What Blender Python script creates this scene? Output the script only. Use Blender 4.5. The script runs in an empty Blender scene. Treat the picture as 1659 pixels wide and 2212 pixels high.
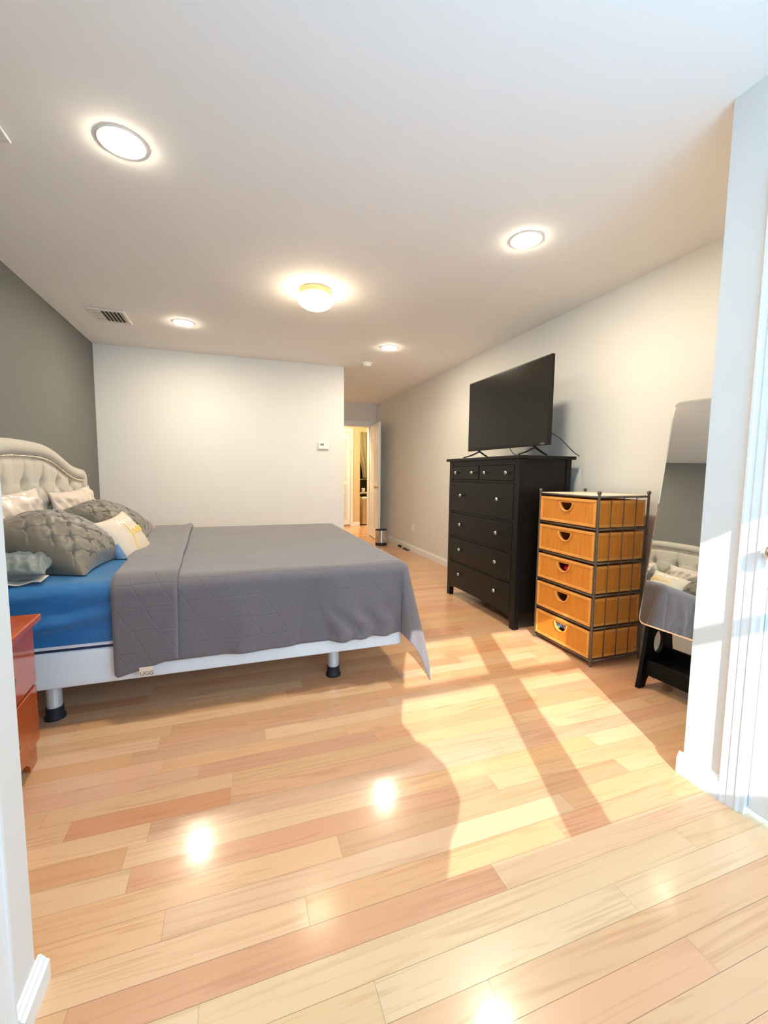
import bpy, bmesh, math, random
from mathutils import Vector, Matrix
from mathutils.geometry import tessellate_polygon
from mathutils import noise as mnoise

random.seed(7)
SC = bpy.context.scene
COL = SC.collection
PI = math.pi

# ------------------------------------------------------------------ camera
YAW, PITCH, ROLL, FPX = 0.33618, -0.090076, 0.010139, 913.915
CAMH = 1.165
def camera():
    f = Vector((math.sin(YAW)*math.cos(PITCH), math.cos(YAW)*math.cos(PITCH), math.sin(PITCH)))
    r = Vector((math.cos(YAW), -math.sin(YAW), 0)); u = r.cross(f)
    r2 = math.cos(ROLL)*r + math.sin(ROLL)*u
    u2 = -math.sin(ROLL)*r + math.cos(ROLL)*u
    cam = bpy.data.cameras.new('camera'); o = bpy.data.objects.new('camera', cam); COL.objects.link(o)
    m = Matrix(((r2.x, u2.x, -f.x, 0), (r2.y, u2.y, -f.y, 0), (r2.z, u2.z, -f.z, CAMH), (0, 0, 0, 1)))
    o.matrix_world = m
    cam.sensor_fit = 'HORIZONTAL'; cam.sensor_width = 36.0; cam.lens = FPX/1659*36.0
    cam.clip_start = 0.02; cam.clip_end = 100
    SC.camera = o
camera()

# ------------------------------------------------------------------ light and exposure
SKY_STRENGTH = 14.0
SKY_COLOR = (0.37, 0.70, 1.0)
SUN_STRENGTH = 8.7
SUN_COLOR = (1.0, 0.985, 0.965)
LAMP_COLOR = (1.0, 0.875, 0.65)
LAMP_EMIT = 420.0
DOME_EMIT = 34.0
FAR_LAMP = 250.0
EXPOSURE = -0.02

SC.view_settings.view_transform = 'Standard'
SC.view_settings.look = 'None'
SC.view_settings.exposure = EXPOSURE
SC.view_settings.gamma = 1.0
SC.view_settings.use_curve_mapping = False
SC.cycles.max_bounces = 14
SC.cycles.diffuse_bounces = 8
SC.cycles.glossy_bounces = 5
SC.cycles.blur_glossy = 0.05
SC.cycles.sample_clamp_indirect = 12.0

w = bpy.data.worlds.new('sky'); SC.world = w; w.use_nodes = True
bgn = w.node_tree.nodes['Background']
bgn.inputs[0].default_value = (*SKY_COLOR, 1); bgn.inputs[1].default_value = SKY_STRENGTH

SUN_DX, SUN_DZ = 0.362, -0.61
s = bpy.data.lights.new('sun', 'SUN'); s.energy = SUN_STRENGTH; s.angle = math.radians(0.4); s.color = SUN_COLOR
so = bpy.data.objects.new('sun', s); COL.objects.link(so)
so.rotation_euler = Vector((SUN_DX, 1.0, SUN_DZ)).to_track_quat('-Z', 'Y').to_euler()
so.location = (0, -4, 4)

# ------------------------------------------------------------------ room dimensions (metres)
H = 2.4537
XL, XR = -1.348, 2.504          # headboard wall, dresser wall
YF, XC = 5.154, 1.2675          # far wall and the corner where the hall starts
YH = 7.6385                     # wall with the hall door
AXL, AXR = -0.4485, 1.638       # the window nook's side walls
AYL, AYR = 1.061, 1.091         # where they end
YW = -0.50                      # window wall
BB = 0.09                       # baseboard height

# ------------------------------------------------------------------ materials
MATS = {}
def srgb(r, g, b):
    f = lambda c: (c/255/12.92) if c/255 <= 0.04045 else ((c/255+0.055)/1.055)**2.4
    return (f(r), f(g), f(b), 1)
def newmat(name):
    m = bpy.data.materials.new(name); m.use_nodes = True
    nt = m.node_tree; p = nt.nodes['Principled BSDF']
    return m, nt, p
def N(nt, typ, **kw):
    n = nt.nodes.new(typ)
    for k, v in kw.items():
        if k in n.inputs: n.inputs[k].default_value = v
        else: setattr(n, k, v)
    return n
def mat(name, col, rough=0.5, metal=0.0, noise=0.06, scale=30.0, bump=0.0, bscale=200.0, coat=0.0, sheen=0.0, spec=0.5, emit=None, estr=0.0, stretch=None):
    if name in MATS: return MATS[name]
    m, nt, p = newmat(name)
    tc = N(nt, 'ShaderNodeTexCoord'); mp = N(nt, 'ShaderNodeMapping')
    nt.links.new(tc.outputs['Object'], mp.inputs[0])
    if stretch: mp.inputs['Scale'].default_value = stretch
    no = N(nt, 'ShaderNodeTexNoise'); no.inputs['Scale'].default_value = scale; no.inputs['Detail'].default_value = 4
    nt.links.new(mp.outputs[0], no.inputs['Vector'])
    rm = N(nt, 'ShaderNodeMapRange'); rm.inputs[3].default_value = 1-noise; rm.inputs[4].default_value = 1+noise
    nt.links.new(no.outputs[0], rm.inputs[0])
    mx = N(nt, 'ShaderNodeMix', data_type='RGBA', blend_type='MULTIPLY'); mx.inputs[0].default_value = 1
    mx.inputs[6].default_value = col if len(col) == 4 else (*col, 1)
    nt.links.new(rm.outputs[0], mx.inputs[7]); nt.links.new(mx.outputs[2], p.inputs['Base Color'])
    p.inputs['Roughness'].default_value = rough; p.inputs['Metallic'].default_value = metal
    p.inputs['Coat Weight'].default_value = coat; p.inputs['Coat Roughness'].default_value = 0.08
    p.inputs['Sheen Weight'].default_value = sheen; p.inputs['Specular IOR Level'].default_value = spec
    if bump:
        n2 = N(nt, 'ShaderNodeTexNoise'); n2.inputs['Scale'].default_value = bscale; n2.inputs['Detail'].default_value = 3
        nt.links.new(mp.outputs[0], n2.inputs['Vector'])
        b = N(nt, 'ShaderNodeBump'); b.inputs['Strength'].default_value = bump; b.inputs['Distance'].default_value = 0.002
        nt.links.new(n2.outputs[0], b.inputs['Height']); nt.links.new(b.outputs[0], p.inputs['Normal'])
    if emit:
        p.inputs['Emission Color'].default_value = (*emit, 1); p.inputs['Emission Strength'].default_value = estr
    MATS[name] = m
    return m

M_WALL = mat('wall_paint_grey', (0.70, 0.695, 0.675), 0.6, noise=0.015, scale=3, bump=0.05, bscale=160, spec=0.3)
M_ACCENT = mat('wall_paint_charcoal', (0.150, 0.150, 0.140), 0.6, noise=0.02, scale=3, bump=0.05, bscale=160, spec=0.3)
M_CEIL = mat('ceiling_paint', (0.84, 0.84, 0.825), 0.8, noise=0.01, scale=3, bump=0.05, bscale=140, spec=0.2)
M_TRIM = mat('trim_white_semi_gloss', (0.76, 0.775, 0.785), 0.35, noise=0.01, scale=6)
M_TAN = mat('wall_paint_tan', (0.60, 0.48, 0.28), 0.6, noise=0.02, scale=3)
M_BLACKWOOD = mat('black_stained_wood', (0.0075, 0.0065, 0.0055), 0.38, noise=0.3, scale=40, stretch=(1, 1, 0.15), spec=0.22)
M_BLACKMATTE = mat('black_painted_wood', (0.004, 0.004, 0.004), 0.5, noise=0.15, scale=30, spec=0.15)
M_BLACKPLASTIC = mat('black_plastic', (0.008, 0.007, 0.006), 0.35, noise=0.1, scale=60, spec=0.25)
M_SCREEN = mat('tv_screen_glass', (0.009, 0.008, 0.005), 0.20, noise=0.05, scale=10, spec=0.26)
M_KNOB = mat('pewter_metal', (0.50, 0.53, 0.55), 0.25, metal=1.0, noise=0.1, scale=100)
M_CHROME = mat('chrome', (0.80, 0.80, 0.80), 0.10, metal=1.0, noise=0.02, scale=50)
M_STEEL = mat('stainless_steel', (0.62, 0.58, 0.52), 0.18, metal=1.0, noise=0.05, scale=60, stretch=(1, 1, 0.1))
M_IRON = mat('grey_iron', (0.145, 0.120, 0.098), 0.42, metal=0.6, noise=0.2, scale=60)
M_MIRROR = mat('silvered_mirror', (0.90, 0.92, 0.89), 0.015, metal=1.0, noise=0.0, scale=2)
M_GLASSEDGE = mat('mirror_bevel_edge', (0.75, 0.80, 0.78), 0.10, metal=0.9, noise=0.02, scale=5)
M_CHERRY = mat('cherry_veneer', (0.40, 0.066, 0.010), 0.14, noise=0.07, scale=10, stretch=(4, 0.5, 4), coat=0.5)
M_OFFWHITE = mat('box_spring_fabric', (0.70, 0.73, 0.76), 0.75, noise=0.04, scale=60, bump=0.2, bscale=400)
M_SHEET = mat('blue_satin_sheet', (0.018, 0.130, 0.33), 0.36, noise=0.05, scale=20, sheen=0.1)
M_NAVY = mat('navy_gap_fill', (0.012, 0.018, 0.06), 0.6, noise=0.1, scale=50)
M_LINEN = mat('headboard_linen', (0.46, 0.42, 0.355), 0.85, noise=0.08, scale=300, bump=0.35, bscale=700, sheen=0.3)
M_NAIL = mat('nickel_nailheads', (0.75, 0.68, 0.52), 0.25, metal=1.0, noise=0.05, scale=50)
M_IVORY = mat('ivory_satin', (0.60, 0.50, 0.43), 0.30, noise=0.06, scale=10, sheen=0.3)
M_GREYTAFFETA = mat('grey_taffeta', (0.125, 0.104, 0.080), 0.45, noise=0.12, scale=14, sheen=0.3)
M_SLATE = mat('slate_satin', (0.085, 0.11, 0.115), 0.5, noise=0.1, scale=8, sheen=0.3)
M_BEIGE = mat('beige_cotton', (0.56, 0.485, 0.40), 0.85, noise=0.05, scale=200, bump=0.3, bscale=900)
M_DENIM = mat('blue_cushion_back', (0.16, 0.26, 0.42), 0.6, noise=0.15, scale=60)
M_YELLOW = mat('yellow_thread', (0.95, 0.60, 0.12), 0.6, noise=0.05, scale=80)
M_WHITETHREAD = mat('white_thread', (0.88, 0.86, 0.84), 0.6, noise=0.03, scale=80)
M_WHITEPLASTIC = mat('white_plastic', (0.82, 0.80, 0.77), 0.4, noise=0.01, scale=40)
M_LCD = mat('lcd_screen', (0.28, 0.21, 0.12), 0.3, noise=0.1, scale=60)
M_GREYMARK = mat('grey_print', (0.55, 0.53, 0.50), 0.6, noise=0.02, scale=60)
M_BRASS = mat('satin_brass', (0.62, 0.44, 0.22), 0.28, metal=1.0, noise=0.05, scale=50)
M_VENT = mat('vent_white_enamel', (0.74, 0.72, 0.68), 0.45, noise=0.02, scale=40)
M_DARK = mat('duct_shade_dark', (0.05, 0.045, 0.035), 0.9, noise=0.1, scale=10)
M_LEGGREY = mat('galvanised_leg', (0.56, 0.60, 0.64), 0.35, metal=0.3, noise=0.05, scale=40)
M_RUBBER = mat('black_rubber', (0.008, 0.009, 0.012), 0.6, noise=0.1, scale=40)
M_TRIMRING = mat('lamp_trim_white', (0.85, 0.82, 0.78), 0.4, noise=0.01, scale=40)
M_LAMP = mat('led_lens', (1, 1, 1), 0.5, noise=0.0, emit=LAMP_COLOR, estr=LAMP_EMIT)
M_DOME = mat('opal_glass_lit', (1, 1, 1), 0.3, noise=0.0, emit=(1.0, 0.80, 0.54), estr=DOME_EMIT)
M_FARLAMP = mat('hall_lamp_glass_lit', (1, 1, 1), 0.3, noise=0.0, emit=(1.0, 0.78, 0.46), estr=FAR_LAMP)
M_BRASSBASE = mat('lamp_base_tan', (0.62, 0.42, 0.22), 0.4, metal=0.3, noise=0.05, scale=40)
M_CURTAIN = mat('olive_curtain', (0.26, 0.24, 0.14), 0.8, noise=0.15, scale=12)
M_NIGHTGLASS = mat('dark_window_glass', (0.03, 0.02, 0.035), 0.2, noise=0.1, scale=5)
M_RED = mat('red_gloss_vinyl', (0.55, 0.01, 0.02), 0.12, noise=0.15, scale=30, coat=0.5)
M_BLUECLOTH = mat('pale_blue_cloth', (0.45, 0.55, 0.75), 0.6, noise=0.3, scale=40)
M_CREAMTOP = mat('cream_top_board', (0.72, 0.63, 0.48), 0.5, noise=0.08, scale=20, stretch=(1, 8, 1))
M_COUNTER = mat('pale_counter', (0.55, 0.58, 0.58), 0.35, noise=0.05, scale=30)
M_TAG = mat('woven_tag', (0.72, 0.60, 0.46), 0.8, noise=0.05, scale=200)
M_TAGINK = mat('tag_ink', (0.12, 0.05, 0.03), 0.8, noise=0.05, scale=200)
M_SHEER = mat('shadow_curtain_white', (0.78, 0.78, 0.78), 0.9, noise=0.05, scale=60)

def rattan(name, col, dark):
    m, nt, p = newmat(name)
    tc = N(nt, 'ShaderNodeTexCoord'); sep = N(nt, 'ShaderNodeSeparateXYZ')
    nt.links.new(tc.outputs['UV'], sep.inputs[0])
    def wave(src, per, ph=0.0):
        a = N(nt, 'ShaderNodeMath', operation='MULTIPLY'); a.inputs[1].default_value = 2*PI/per
        nt.links.new(src, a.inputs[0])
        b = N(nt, 'ShaderNodeMath', operation='SINE'); nt.links.new(a.outputs[0], b.inputs[0])
        return b.outputs[0]
    wx = wave(sep.outputs[0], 0.0125); wy = wave(sep.outputs[1], 0.0055)
    pr = N(nt, 'ShaderNodeMath', operation='MULTIPLY'); nt.links.new(wx, pr.inputs[0]); nt.links.new(wy, pr.inputs[1])
    ax = N(nt, 'ShaderNodeMath', operation='ABSOLUTE'); nt.links.new(wx, ax.inputs[0])
    no = N(nt, 'ShaderNodeTexNoise'); no.inputs['Scale'].default_value = 55; no.inputs['Detail'].default_value = 3
    mp = N(nt, 'ShaderNodeMapping'); mp.inputs['Scale'].default_value = (1.6, 0.12, 1)
    nt.links.new(tc.outputs['UV'], mp.inputs[0]); nt.links.new(mp.outputs[0], no.inputs['Vector'])
    ad = N(nt, 'ShaderNodeMath', operation='MULTIPLY_ADD'); ad.inputs[1].default_value = 0.16; ad.inputs[2].default_value = 0.22
    nt.links.new(pr.outputs[0], ad.inputs[0])
    a2 = N(nt, 'ShaderNodeMath', operation='MULTIPLY_ADD'); a2.inputs[1].default_value = 0.3
    nt.links.new(ax.outputs[0], a2.inputs[0]); nt.links.new(ad.outputs[0], a2.inputs[2])
    a3 = N(nt, 'ShaderNodeMath', operation='MULTIPLY_ADD'); a3.inputs[1].default_value = 0.75
    nt.links.new(no.outputs[0], a3.inputs[0]); nt.links.new(a2.outputs[0], a3.inputs[2])
    rp = N(nt, 'ShaderNodeValToRGB')
    rp.color_ramp.elements[0].position = 0.42; rp.color_ramp.elements[0].color = (*dark, 1)
    rp.color_ramp.elements[1].position = 0.82; rp.color_ramp.elements[1].color = (*col, 1)
    nt.links.new(a3.outputs[0], rp.inputs[0]); nt.links.new(rp.outputs[0], p.inputs['Base Color'])
    b = N(nt, 'ShaderNodeBump'); b.inputs['Strength'].default_value = 0.5; b.inputs['Distance'].default_value = 0.0015
    nt.links.new(a2.outputs[0], b.inputs['Height']); nt.links.new(b.outputs[0], p.inputs['Normal'])
    p.inputs['Roughness'].default_value = 0.5
    return m
M_RATTAN = rattan('woven_rattan', (0.66, 0.240, 0.022), (0.36, 0.095, 0.006))
M_CANE = mat('rattan_cane_rim', (0.70, 0.31, 0.065), 0.42, noise=0.2, scale=30, stretch=(1, 0.3, 1))

def oak_floor():
    m, nt, p = newmat('oak_floor_planks')
    uv = N(nt, 'ShaderNodeUVMap'); uv.uv_map = 'plank'
    at = N(nt, 'ShaderNodeAttribute'); at.attribute_name = 'tint'
    # cathedral grain: distorted bands running along the plank
    mp = N(nt, 'ShaderNodeMapping'); mp.inputs['Scale'].default_value = (0.50, 11.0, 1)
    nt.links.new(uv.outputs[0], mp.inputs[0])
    n1 = N(nt, 'ShaderNodeTexNoise'); n1.inputs['Scale'].default_value = 1.3; n1.inputs['Detail'].default_value = 2.5; n1.inputs['Distortion'].default_value = 0.5
    nt.links.new(mp.outputs[0], n1.inputs['Vector'])
    k = N(nt, 'ShaderNodeMath', operation='MULTIPLY'); k.inputs[1].default_value = 56; nt.links.new(n1.outputs[0], k.inputs[0])
    sn = N(nt, 'ShaderNodeMath', operation='SINE'); nt.links.new(k.outputs[0], sn.inputs[0])
    mp2 = N(nt, 'ShaderNodeMapping'); mp2.inputs['Scale'].default_value = (2.6, 170.0, 1)
    nt.links.new(uv.outputs[0], mp2.inputs[0])
    n2 = N(nt, 'ShaderNodeTexNoise'); n2.inputs['Scale'].default_value = 1.0; n2.inputs['Detail'].default_value = 3
    nt.links.new(mp2.outputs[0], n2.inputs['Vector'])
    n3 = N(nt, 'ShaderNodeTexNoise'); n3.inputs['Scale'].default_value = 2.1; n3.inputs['Detail'].default_value = 3
    mp3 = N(nt, 'ShaderNodeMapping'); mp3.inputs['Scale'].default_value = (1.0, 6.0, 1)
    nt.links.new(uv.outputs[0], mp3.inputs[0]); nt.links.new(mp3.outputs[0], n3.inputs['Vector'])
    g = N(nt, 'ShaderNodeMath', operation='MULTIPLY_ADD'); g.inputs[1].default_value = 0.12; g.inputs[2].default_value = 0.87
    nt.links.new(sn.outputs[0], g.inputs[0])
    g2 = N(nt, 'ShaderNodeMath', operation='MULTIPLY_ADD'); g2.inputs[1].default_value = 0.34
    nt.links.new(n2.outputs[0], g2.inputs[0]); nt.links.new(g.outputs[0], g2.inputs[2])
    g3 = N(nt, 'ShaderNodeMath', operation='MULTIPLY_ADD'); g3.inputs[1].default_value = 0.55; g3.inputs[2].default_value = -0.275
    nt.links.new(n3.outputs[0], g3.inputs[0])
    g4 = N(nt, 'ShaderNodeMath', operation='ADD'); nt.links.new(g2.outputs[0], g4.inputs[0]); nt.links.new(g3.outputs[0], g4.inputs[1])
    rp = N(nt, 'ShaderNodeValToRGB')
    e = rp.color_ramp.elements
    e[0].position = 0.55; e[0].color = (0.62, 0.47, 0.34, 1)
    e[1].position = 1.15 if False else 1.0; e[1].color = (1, 1, 1, 1)
    nt.links.new(g4.outputs[0], rp.inputs[0])
    mx = N(nt, 'ShaderNodeMix', data_type='RGBA', blend_type='MULTIPLY'); mx.inputs[0].default_value = 1
    nt.links.new(at.outputs['Color'], mx.inputs[6]); nt.links.new(rp.outputs[0], mx.inputs[7])
    nt.links.new(mx.outputs[2], p.inputs['Base Color'])
    p.inputs['Roughness'].default_value = 0.30
    p.inputs['Specular IOR Level'].default_value = 0.5
    p.inputs['Coat Weight'].default_value = 0.45; p.inputs['Coat Roughness'].default_value = 0.13
    b = N(nt, 'ShaderNodeBump'); b.inputs['Strength'].default_value = 0.06; b.inputs['Distance'].default_value = 0.001
    nt.links.new(g2.outputs[0], b.inputs['Height']); nt.links.new(b.outputs[0], p.inputs['Normal'])
    return m
M_FLOOR = oak_floor()
M_FLOORGAP = mat('floor_gap', (0.26, 0.15, 0.075), 0.6, noise=0.1, scale=20)

def quilt_mat():
    m, nt, p = newmat('charcoal_quilt')
    uv = N(nt, 'ShaderNodeUVMap'); uv.uv_map = 'cloth'
    wn = N(nt, 'ShaderNodeTexNoise'); wn.inputs['Scale'].default_value = 7; wn.inputs['Detail'].default_value = 2
    nt.links.new(uv.outputs[0], wn.inputs['Vector'])
    wv = N(nt, 'ShaderNodeVectorMath', operation='MULTIPLY_ADD'); wv.inputs[1].default_value = (.05, .03, 0)
    nt.links.new(wn.outputs['Color'], wv.inputs[0]); nt.links.new(uv.outputs[0], wv.inputs[2])
    sep = N(nt, 'ShaderNodeSeparateXYZ'); nt.links.new(wv.outputs[0], sep.inputs[0])
    X, Y = sep.outputs[0], sep.outputs[1]
    def lines(a, b, per, off=0.0):
        # distance to the nearest line of a*x+b*y = n*per, 0..0.5
        m1 = N(nt, 'ShaderNodeMath', operation='MULTIPLY'); m1.inputs[1].default_value = a/per; nt.links.new(X, m1.inputs[0])
        m2 = N(nt, 'ShaderNodeMath', operation='MULTIPLY_ADD'); m2.inputs[1].default_value = b/per; nt.links.new(Y, m2.inputs[0]); nt.links.new(m1.outputs[0], m2.inputs[2])
        m3 = N(nt, 'ShaderNodeMath', operation='PINGPONG'); m3.inputs[1].default_value = 0.5
        m4 = N(nt, 'ShaderNodeMath', operation='ADD'); m4.inputs[1].default_value = off; nt.links.new(m2.outputs[0], m4.inputs[0])
        nt.links.new(m4.outputs[0], m3.inputs[0])
        sc = N(nt, 'ShaderNodeMath', operation='MULTIPLY'); sc.inputs[1].default_value = per; nt.links.new(m3.outputs[0], sc.inputs[0])
        mr = N(nt, 'ShaderNodeMapRange'); mr.interpolation_type = 'SMOOTHSTEP'
        mr.inputs[1].default_value = 0.0; mr.inputs[2].default_value = 0.0042; mr.inputs[3].default_value = 0.0; mr.inputs[4].default_value = 1.0
        nt.links.new(sc.outputs[0], mr.inputs[0])
        return mr.outputs[0]
    outs = [lines(0, 1, 0.105), lines(0.87, 0.49, 0.105), lines(0.87, -0.49, 0.21, 0.25)]
    cur = outs[0]
    for o in outs[1:]:
        mn = N(nt, 'ShaderNodeMath', operation='MINIMUM'); nt.links.new(cur, mn.inputs[0]); nt.links.new(o, mn.inputs[1]); cur = mn.outputs[0]
    no = N(nt, 'ShaderNodeTexNoise'); no.inputs['Scale'].default_value = 20; no.inputs['Detail'].default_value = 6; no.inputs['Distortion'].default_value = 0.6
    nt.links.new(uv.outputs[0], no.inputs['Vector'])
    n2 = N(nt, 'ShaderNodeTexNoise'); n2.inputs['Scale'].default_value = 420; n2.inputs['Detail'].default_value = 2
    nt.links.new(uv.outputs[0], n2.inputs['Vector'])
    h = N(nt, 'ShaderNodeMath', operation='MULTIPLY_ADD'); h.inputs[1].default_value = 1.7; nt.links.new(no.outputs[0], h.inputs[0]); nt.links.new(cur, h.inputs[2])
    h2 = N(nt, 'ShaderNodeMath', operation='MULTIPLY_ADD'); h2.inputs[1].default_value = 0.22; nt.links.new(n2.outputs[0], h2.inputs[0]); nt.links.new(h.outputs[0], h2.inputs[2])
    b = N(nt, 'ShaderNodeBump'); b.inputs['Strength'].default_value = 0.5; b.inputs['Distance'].default_value = 0.0030
    nt.links.new(h2.outputs[0], b.inputs['Height']); nt.links.new(b.outputs[0], p.inputs['Normal'])
    mr = N(nt, 'ShaderNodeMapRange'); mr.inputs[3].default_value = 0.80; mr.inputs[4].default_value = 1.12
    nt.links.new(n2.outputs[0], mr.inputs[0])
    mx = N(nt, 'ShaderNodeMix', data_type='RGBA', blend_type='MULTIPLY'); mx.inputs[0].default_value = 1
    mx.inputs[6].default_value = (0.152, 0.134, 0.143, 1); nt.links.new(mr.outputs[0], mx.inputs[7])
    nt.links.new(mx.outputs[2], p.inputs['Base Color'])
    p.inputs['Roughness'].default_value = 0.85; p.inputs['Sheen Weight'].default_value = 0.25; p.inputs['Specular IOR Level'].default_value = 0.25
    return m
M_QUILT = quilt_mat()

def pane_mat():
    m, nt, p = newmat('window_pane')
    out = nt.nodes['Material Output']
    tr = N(nt, 'ShaderNodeBsdfTransparent'); gl = N(nt, 'ShaderNodeBsdfGlossy'); gl.inputs['Roughness'].default_value = 0.02
    no = N(nt, 'ShaderNodeTexNoise'); mr = N(nt, 'ShaderNodeMapRange'); mr.inputs[3].default_value = 0.04; mr.inputs[4].default_value = 0.06
    nt.links.new(no.outputs[0], mr.inputs[0])
    mx = N(nt, 'ShaderNodeMixShader'); nt.links.new(mr.outputs[0], mx.inputs[0])
    nt.links.new(tr.outputs[0], mx.inputs[1]); nt.links.new(gl.outputs[0], mx.inputs[2]); nt.links.new(mx.outputs[0], out.inputs[0])
    return m
M_PANE = pane_mat()

# ------------------------------------------------------------------ mesh helpers
class MB:
    def __init__(self): self.v = []; self.f = []; self.uv = {}; self.cols = None
    def add(self, vs, fs):
        o = len(self.v); self.v += [tuple(p) for p in vs]; self.f += [tuple(i+o for i in f) for f in fs]; return o
    def box(self, a, b):
        x0, y0, z0 = (min(a[i], b[i]) for i in range(3)); x1, y1, z1 = (max(a[i], b[i]) for i in range(3))
        self.add([(x0,y0,z0),(x1,y0,z0),(x1,y1,z0),(x0,y1,z0),(x0,y0,z1),(x1,y0,z1),(x1,y1,z1),(x0,y1,z1)],
                 [(0,3,2,1),(4,5,6,7),(0,1,5,4),(1,2,6,5),(2,3,7,6),(3,0,4,7)]); return self
    def lathe(self, prof, c=(0,0,0), axis='Z', n=24, cap=True):
        # prof: list of (radius, height) along axis
        c = Vector(c); vs = []; fs = []
        for r, h in prof:
            for i in range(n):
                t = 2*PI*i/n; a, b = r*math.cos(t), r*math.sin(t)
                q = {'Z': (a, b, h), 'X': (h, a, b), 'Y': (b, h, a)}[axis]
                vs.append(c+Vector(q))
        m = len(prof)
        for j in range(m-1):
            for i in range(n):
                k = (i+1) % n
                fs.append((j*n+i, j*n+k, (j+1)*n+k, (j+1)*n+i))
        if cap:
            if prof[0][0] > 1e-6: fs.append(tuple(range(n-1, -1, -1)))
            if prof[-1][0] > 1e-6: fs.append(tuple((m-1)*n+i for i in range(n)))
        self.add(vs, fs); return self
    def tube(self, pts, r, n=10, closed=False, flat=1.0, up=None):
        pts = [Vector(p) for p in pts]; m = len(pts); vs = []; fs = []
        rr = r if isinstance(r, (list, tuple)) else [r]*m
        prev = None
        for j, p in enumerate(pts):
            if closed: t = pts[(j+1) % m]-pts[j-1]
            else: t = pts[min(j+1, m-1)]-pts[max(j-1, 0)]
            t.normalize()
            if up is not None: u = Vector(up)
            elif prev is None: u = Vector((0,0,1)) if abs(t.z) < 0.9 else Vector((1,0,0))
            else: u = prev
            s = t.cross(u); s.normalize(); u = s.cross(t); u.normalize(); prev = u
            for i in range(n):
                a = 2*PI*i/n
                vs.append(p + s*math.cos(a)*rr[j] + u*math.sin(a)*rr[j]*flat)
        L = m if closed else m-1
        for j in range(L):
            for i in range(n):
                k = (i+1) % n; j2 = (j+1) % m
                fs.append((j*n+i, j*n+k, j2*n+k, j2*n+i))
        if not closed:
            fs.append(tuple(range(n-1, -1, -1))); fs.append(tuple((m-1)*n+i for i in range(n)))
        self.add(vs, fs); return self
    def sphere(self, c, r, n=14, m=8, sc=(1,1,1)):
        prof = [(0.0001 if j in (0, m) else math.sin(PI*j/m), -math.cos(PI*j/m)) for j in range(m+1)]
        vs = []; fs = []
        for q, h in prof:
            for i in range(n):
                t = 2*PI*i/n
                vs.append((c[0]+r*sc[0]*q*math.cos(t), c[1]+r*sc[1]*q*math.sin(t), c[2]+r*sc[2]*h))
        for j in range(m):
            for i in range(n):
                k = (i+1) % n; fs.append((j*n+i, j*n+k, (j+1)*n+k, (j+1)*n+i))
        self.add(vs, fs); return self
    def grid(self, fn, nu, nv, u0=0., u1=1., v0=0., v1=1.):
        vs = []; uv = []
        for j in range(nv+1):
            for i in range(nu+1):
                u = u0+(u1-u0)*i/nu; v = v0+(v1-v0)*j/nv
                vs.append(fn(u, v))
        fs = []
        for j in range(nv):
            for i in range(nu):
                a = j*(nu+1)+i; fs.append((a, a+1, a+nu+2, a+nu+1))
        return self.add(vs, fs)
    def prism(self, outer, depth_fn, holes=()):
        # outer: 2D ccw polygon; depth_fn(p, k) -> 3D point for k = 0 / 1 (two faces)
        loops = [list(outer)] + [list(h) for h in holes]
        flat = [p for l in loops for p in l]; n = len(flat)
        tris = tessellate_polygon([[Vector((p[0], p[1], 0)) for p in l] for l in loops])
        vs = [depth_fn(p, 0) for p in flat] + [depth_fn(p, 1) for p in flat]
        fs = [tuple(t) for t in tris] + [tuple(i+n for i in reversed(t)) for t in tris]
        o = 0
        for l in loops:
            m = len(l)
            for i in range(m):
                j = (i+1) % m; fs.append((o+i, o+j, o+j+n, o+i+n))
            o += m
        self.add(vs, fs); return self
    def build(self, name, m, parent=None, origin=None, smooth=False, bevel=0.0, bseg=2, uvfn=None, uvname='UVMap', fix=True, angle=40, solid=0.0, sub=0):
        off = Vector((0,0,0))
        if parent is not None:
            chain = []; q = parent
            while q is not None: chain.append(q); q = q.parent
            if not any(c_.get('local') for c_ in chain):
                for c_ in chain: off += c_.location
        elif origin is not None: off = Vector(origin)
        me = bpy.data.meshes.new(name)
        me.from_pydata([tuple(Vector(p)-off) for p in self.v], [], self.f)
        if fix:
            bm = bmesh.new(); bm.from_mesh(me); bmesh.ops.recalc_face_normals(bm, faces=bm.faces); bm.to_mesh(me); bm.free()
        if uvfn:
            ul = me.uv_layers.new(name=uvname)
            for li, lp in enumerate(me.loops):
                ul.data[li].uv = uvfn(self.v[lp.vertex_index], lp.vertex_index)
        o = bpy.data.objects.new(name, me); COL.objects.link(o)
        if parent is not None: o.parent = parent
        elif origin is not None: o.location = origin
        me.materials.append(m)
        if smooth:
            for p in me.polygons: p.use_smooth = True
        if bevel:
            b = o.modifiers.new('bevel', 'BEVEL'); b.width = bevel; b.segments = bseg; b.limit_method = 'ANGLE'; b.angle_limit = math.radians(angle)
        if solid:
            b = o.modifiers.new('solid', 'SOLIDIFY'); b.thickness = solid; b.offset = 0
        if sub:
            b = o.modifiers.new('sub', 'SUBSURF'); b.levels = sub; b.render_levels = sub
        if smooth and bevel:
            pass
        return o

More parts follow.
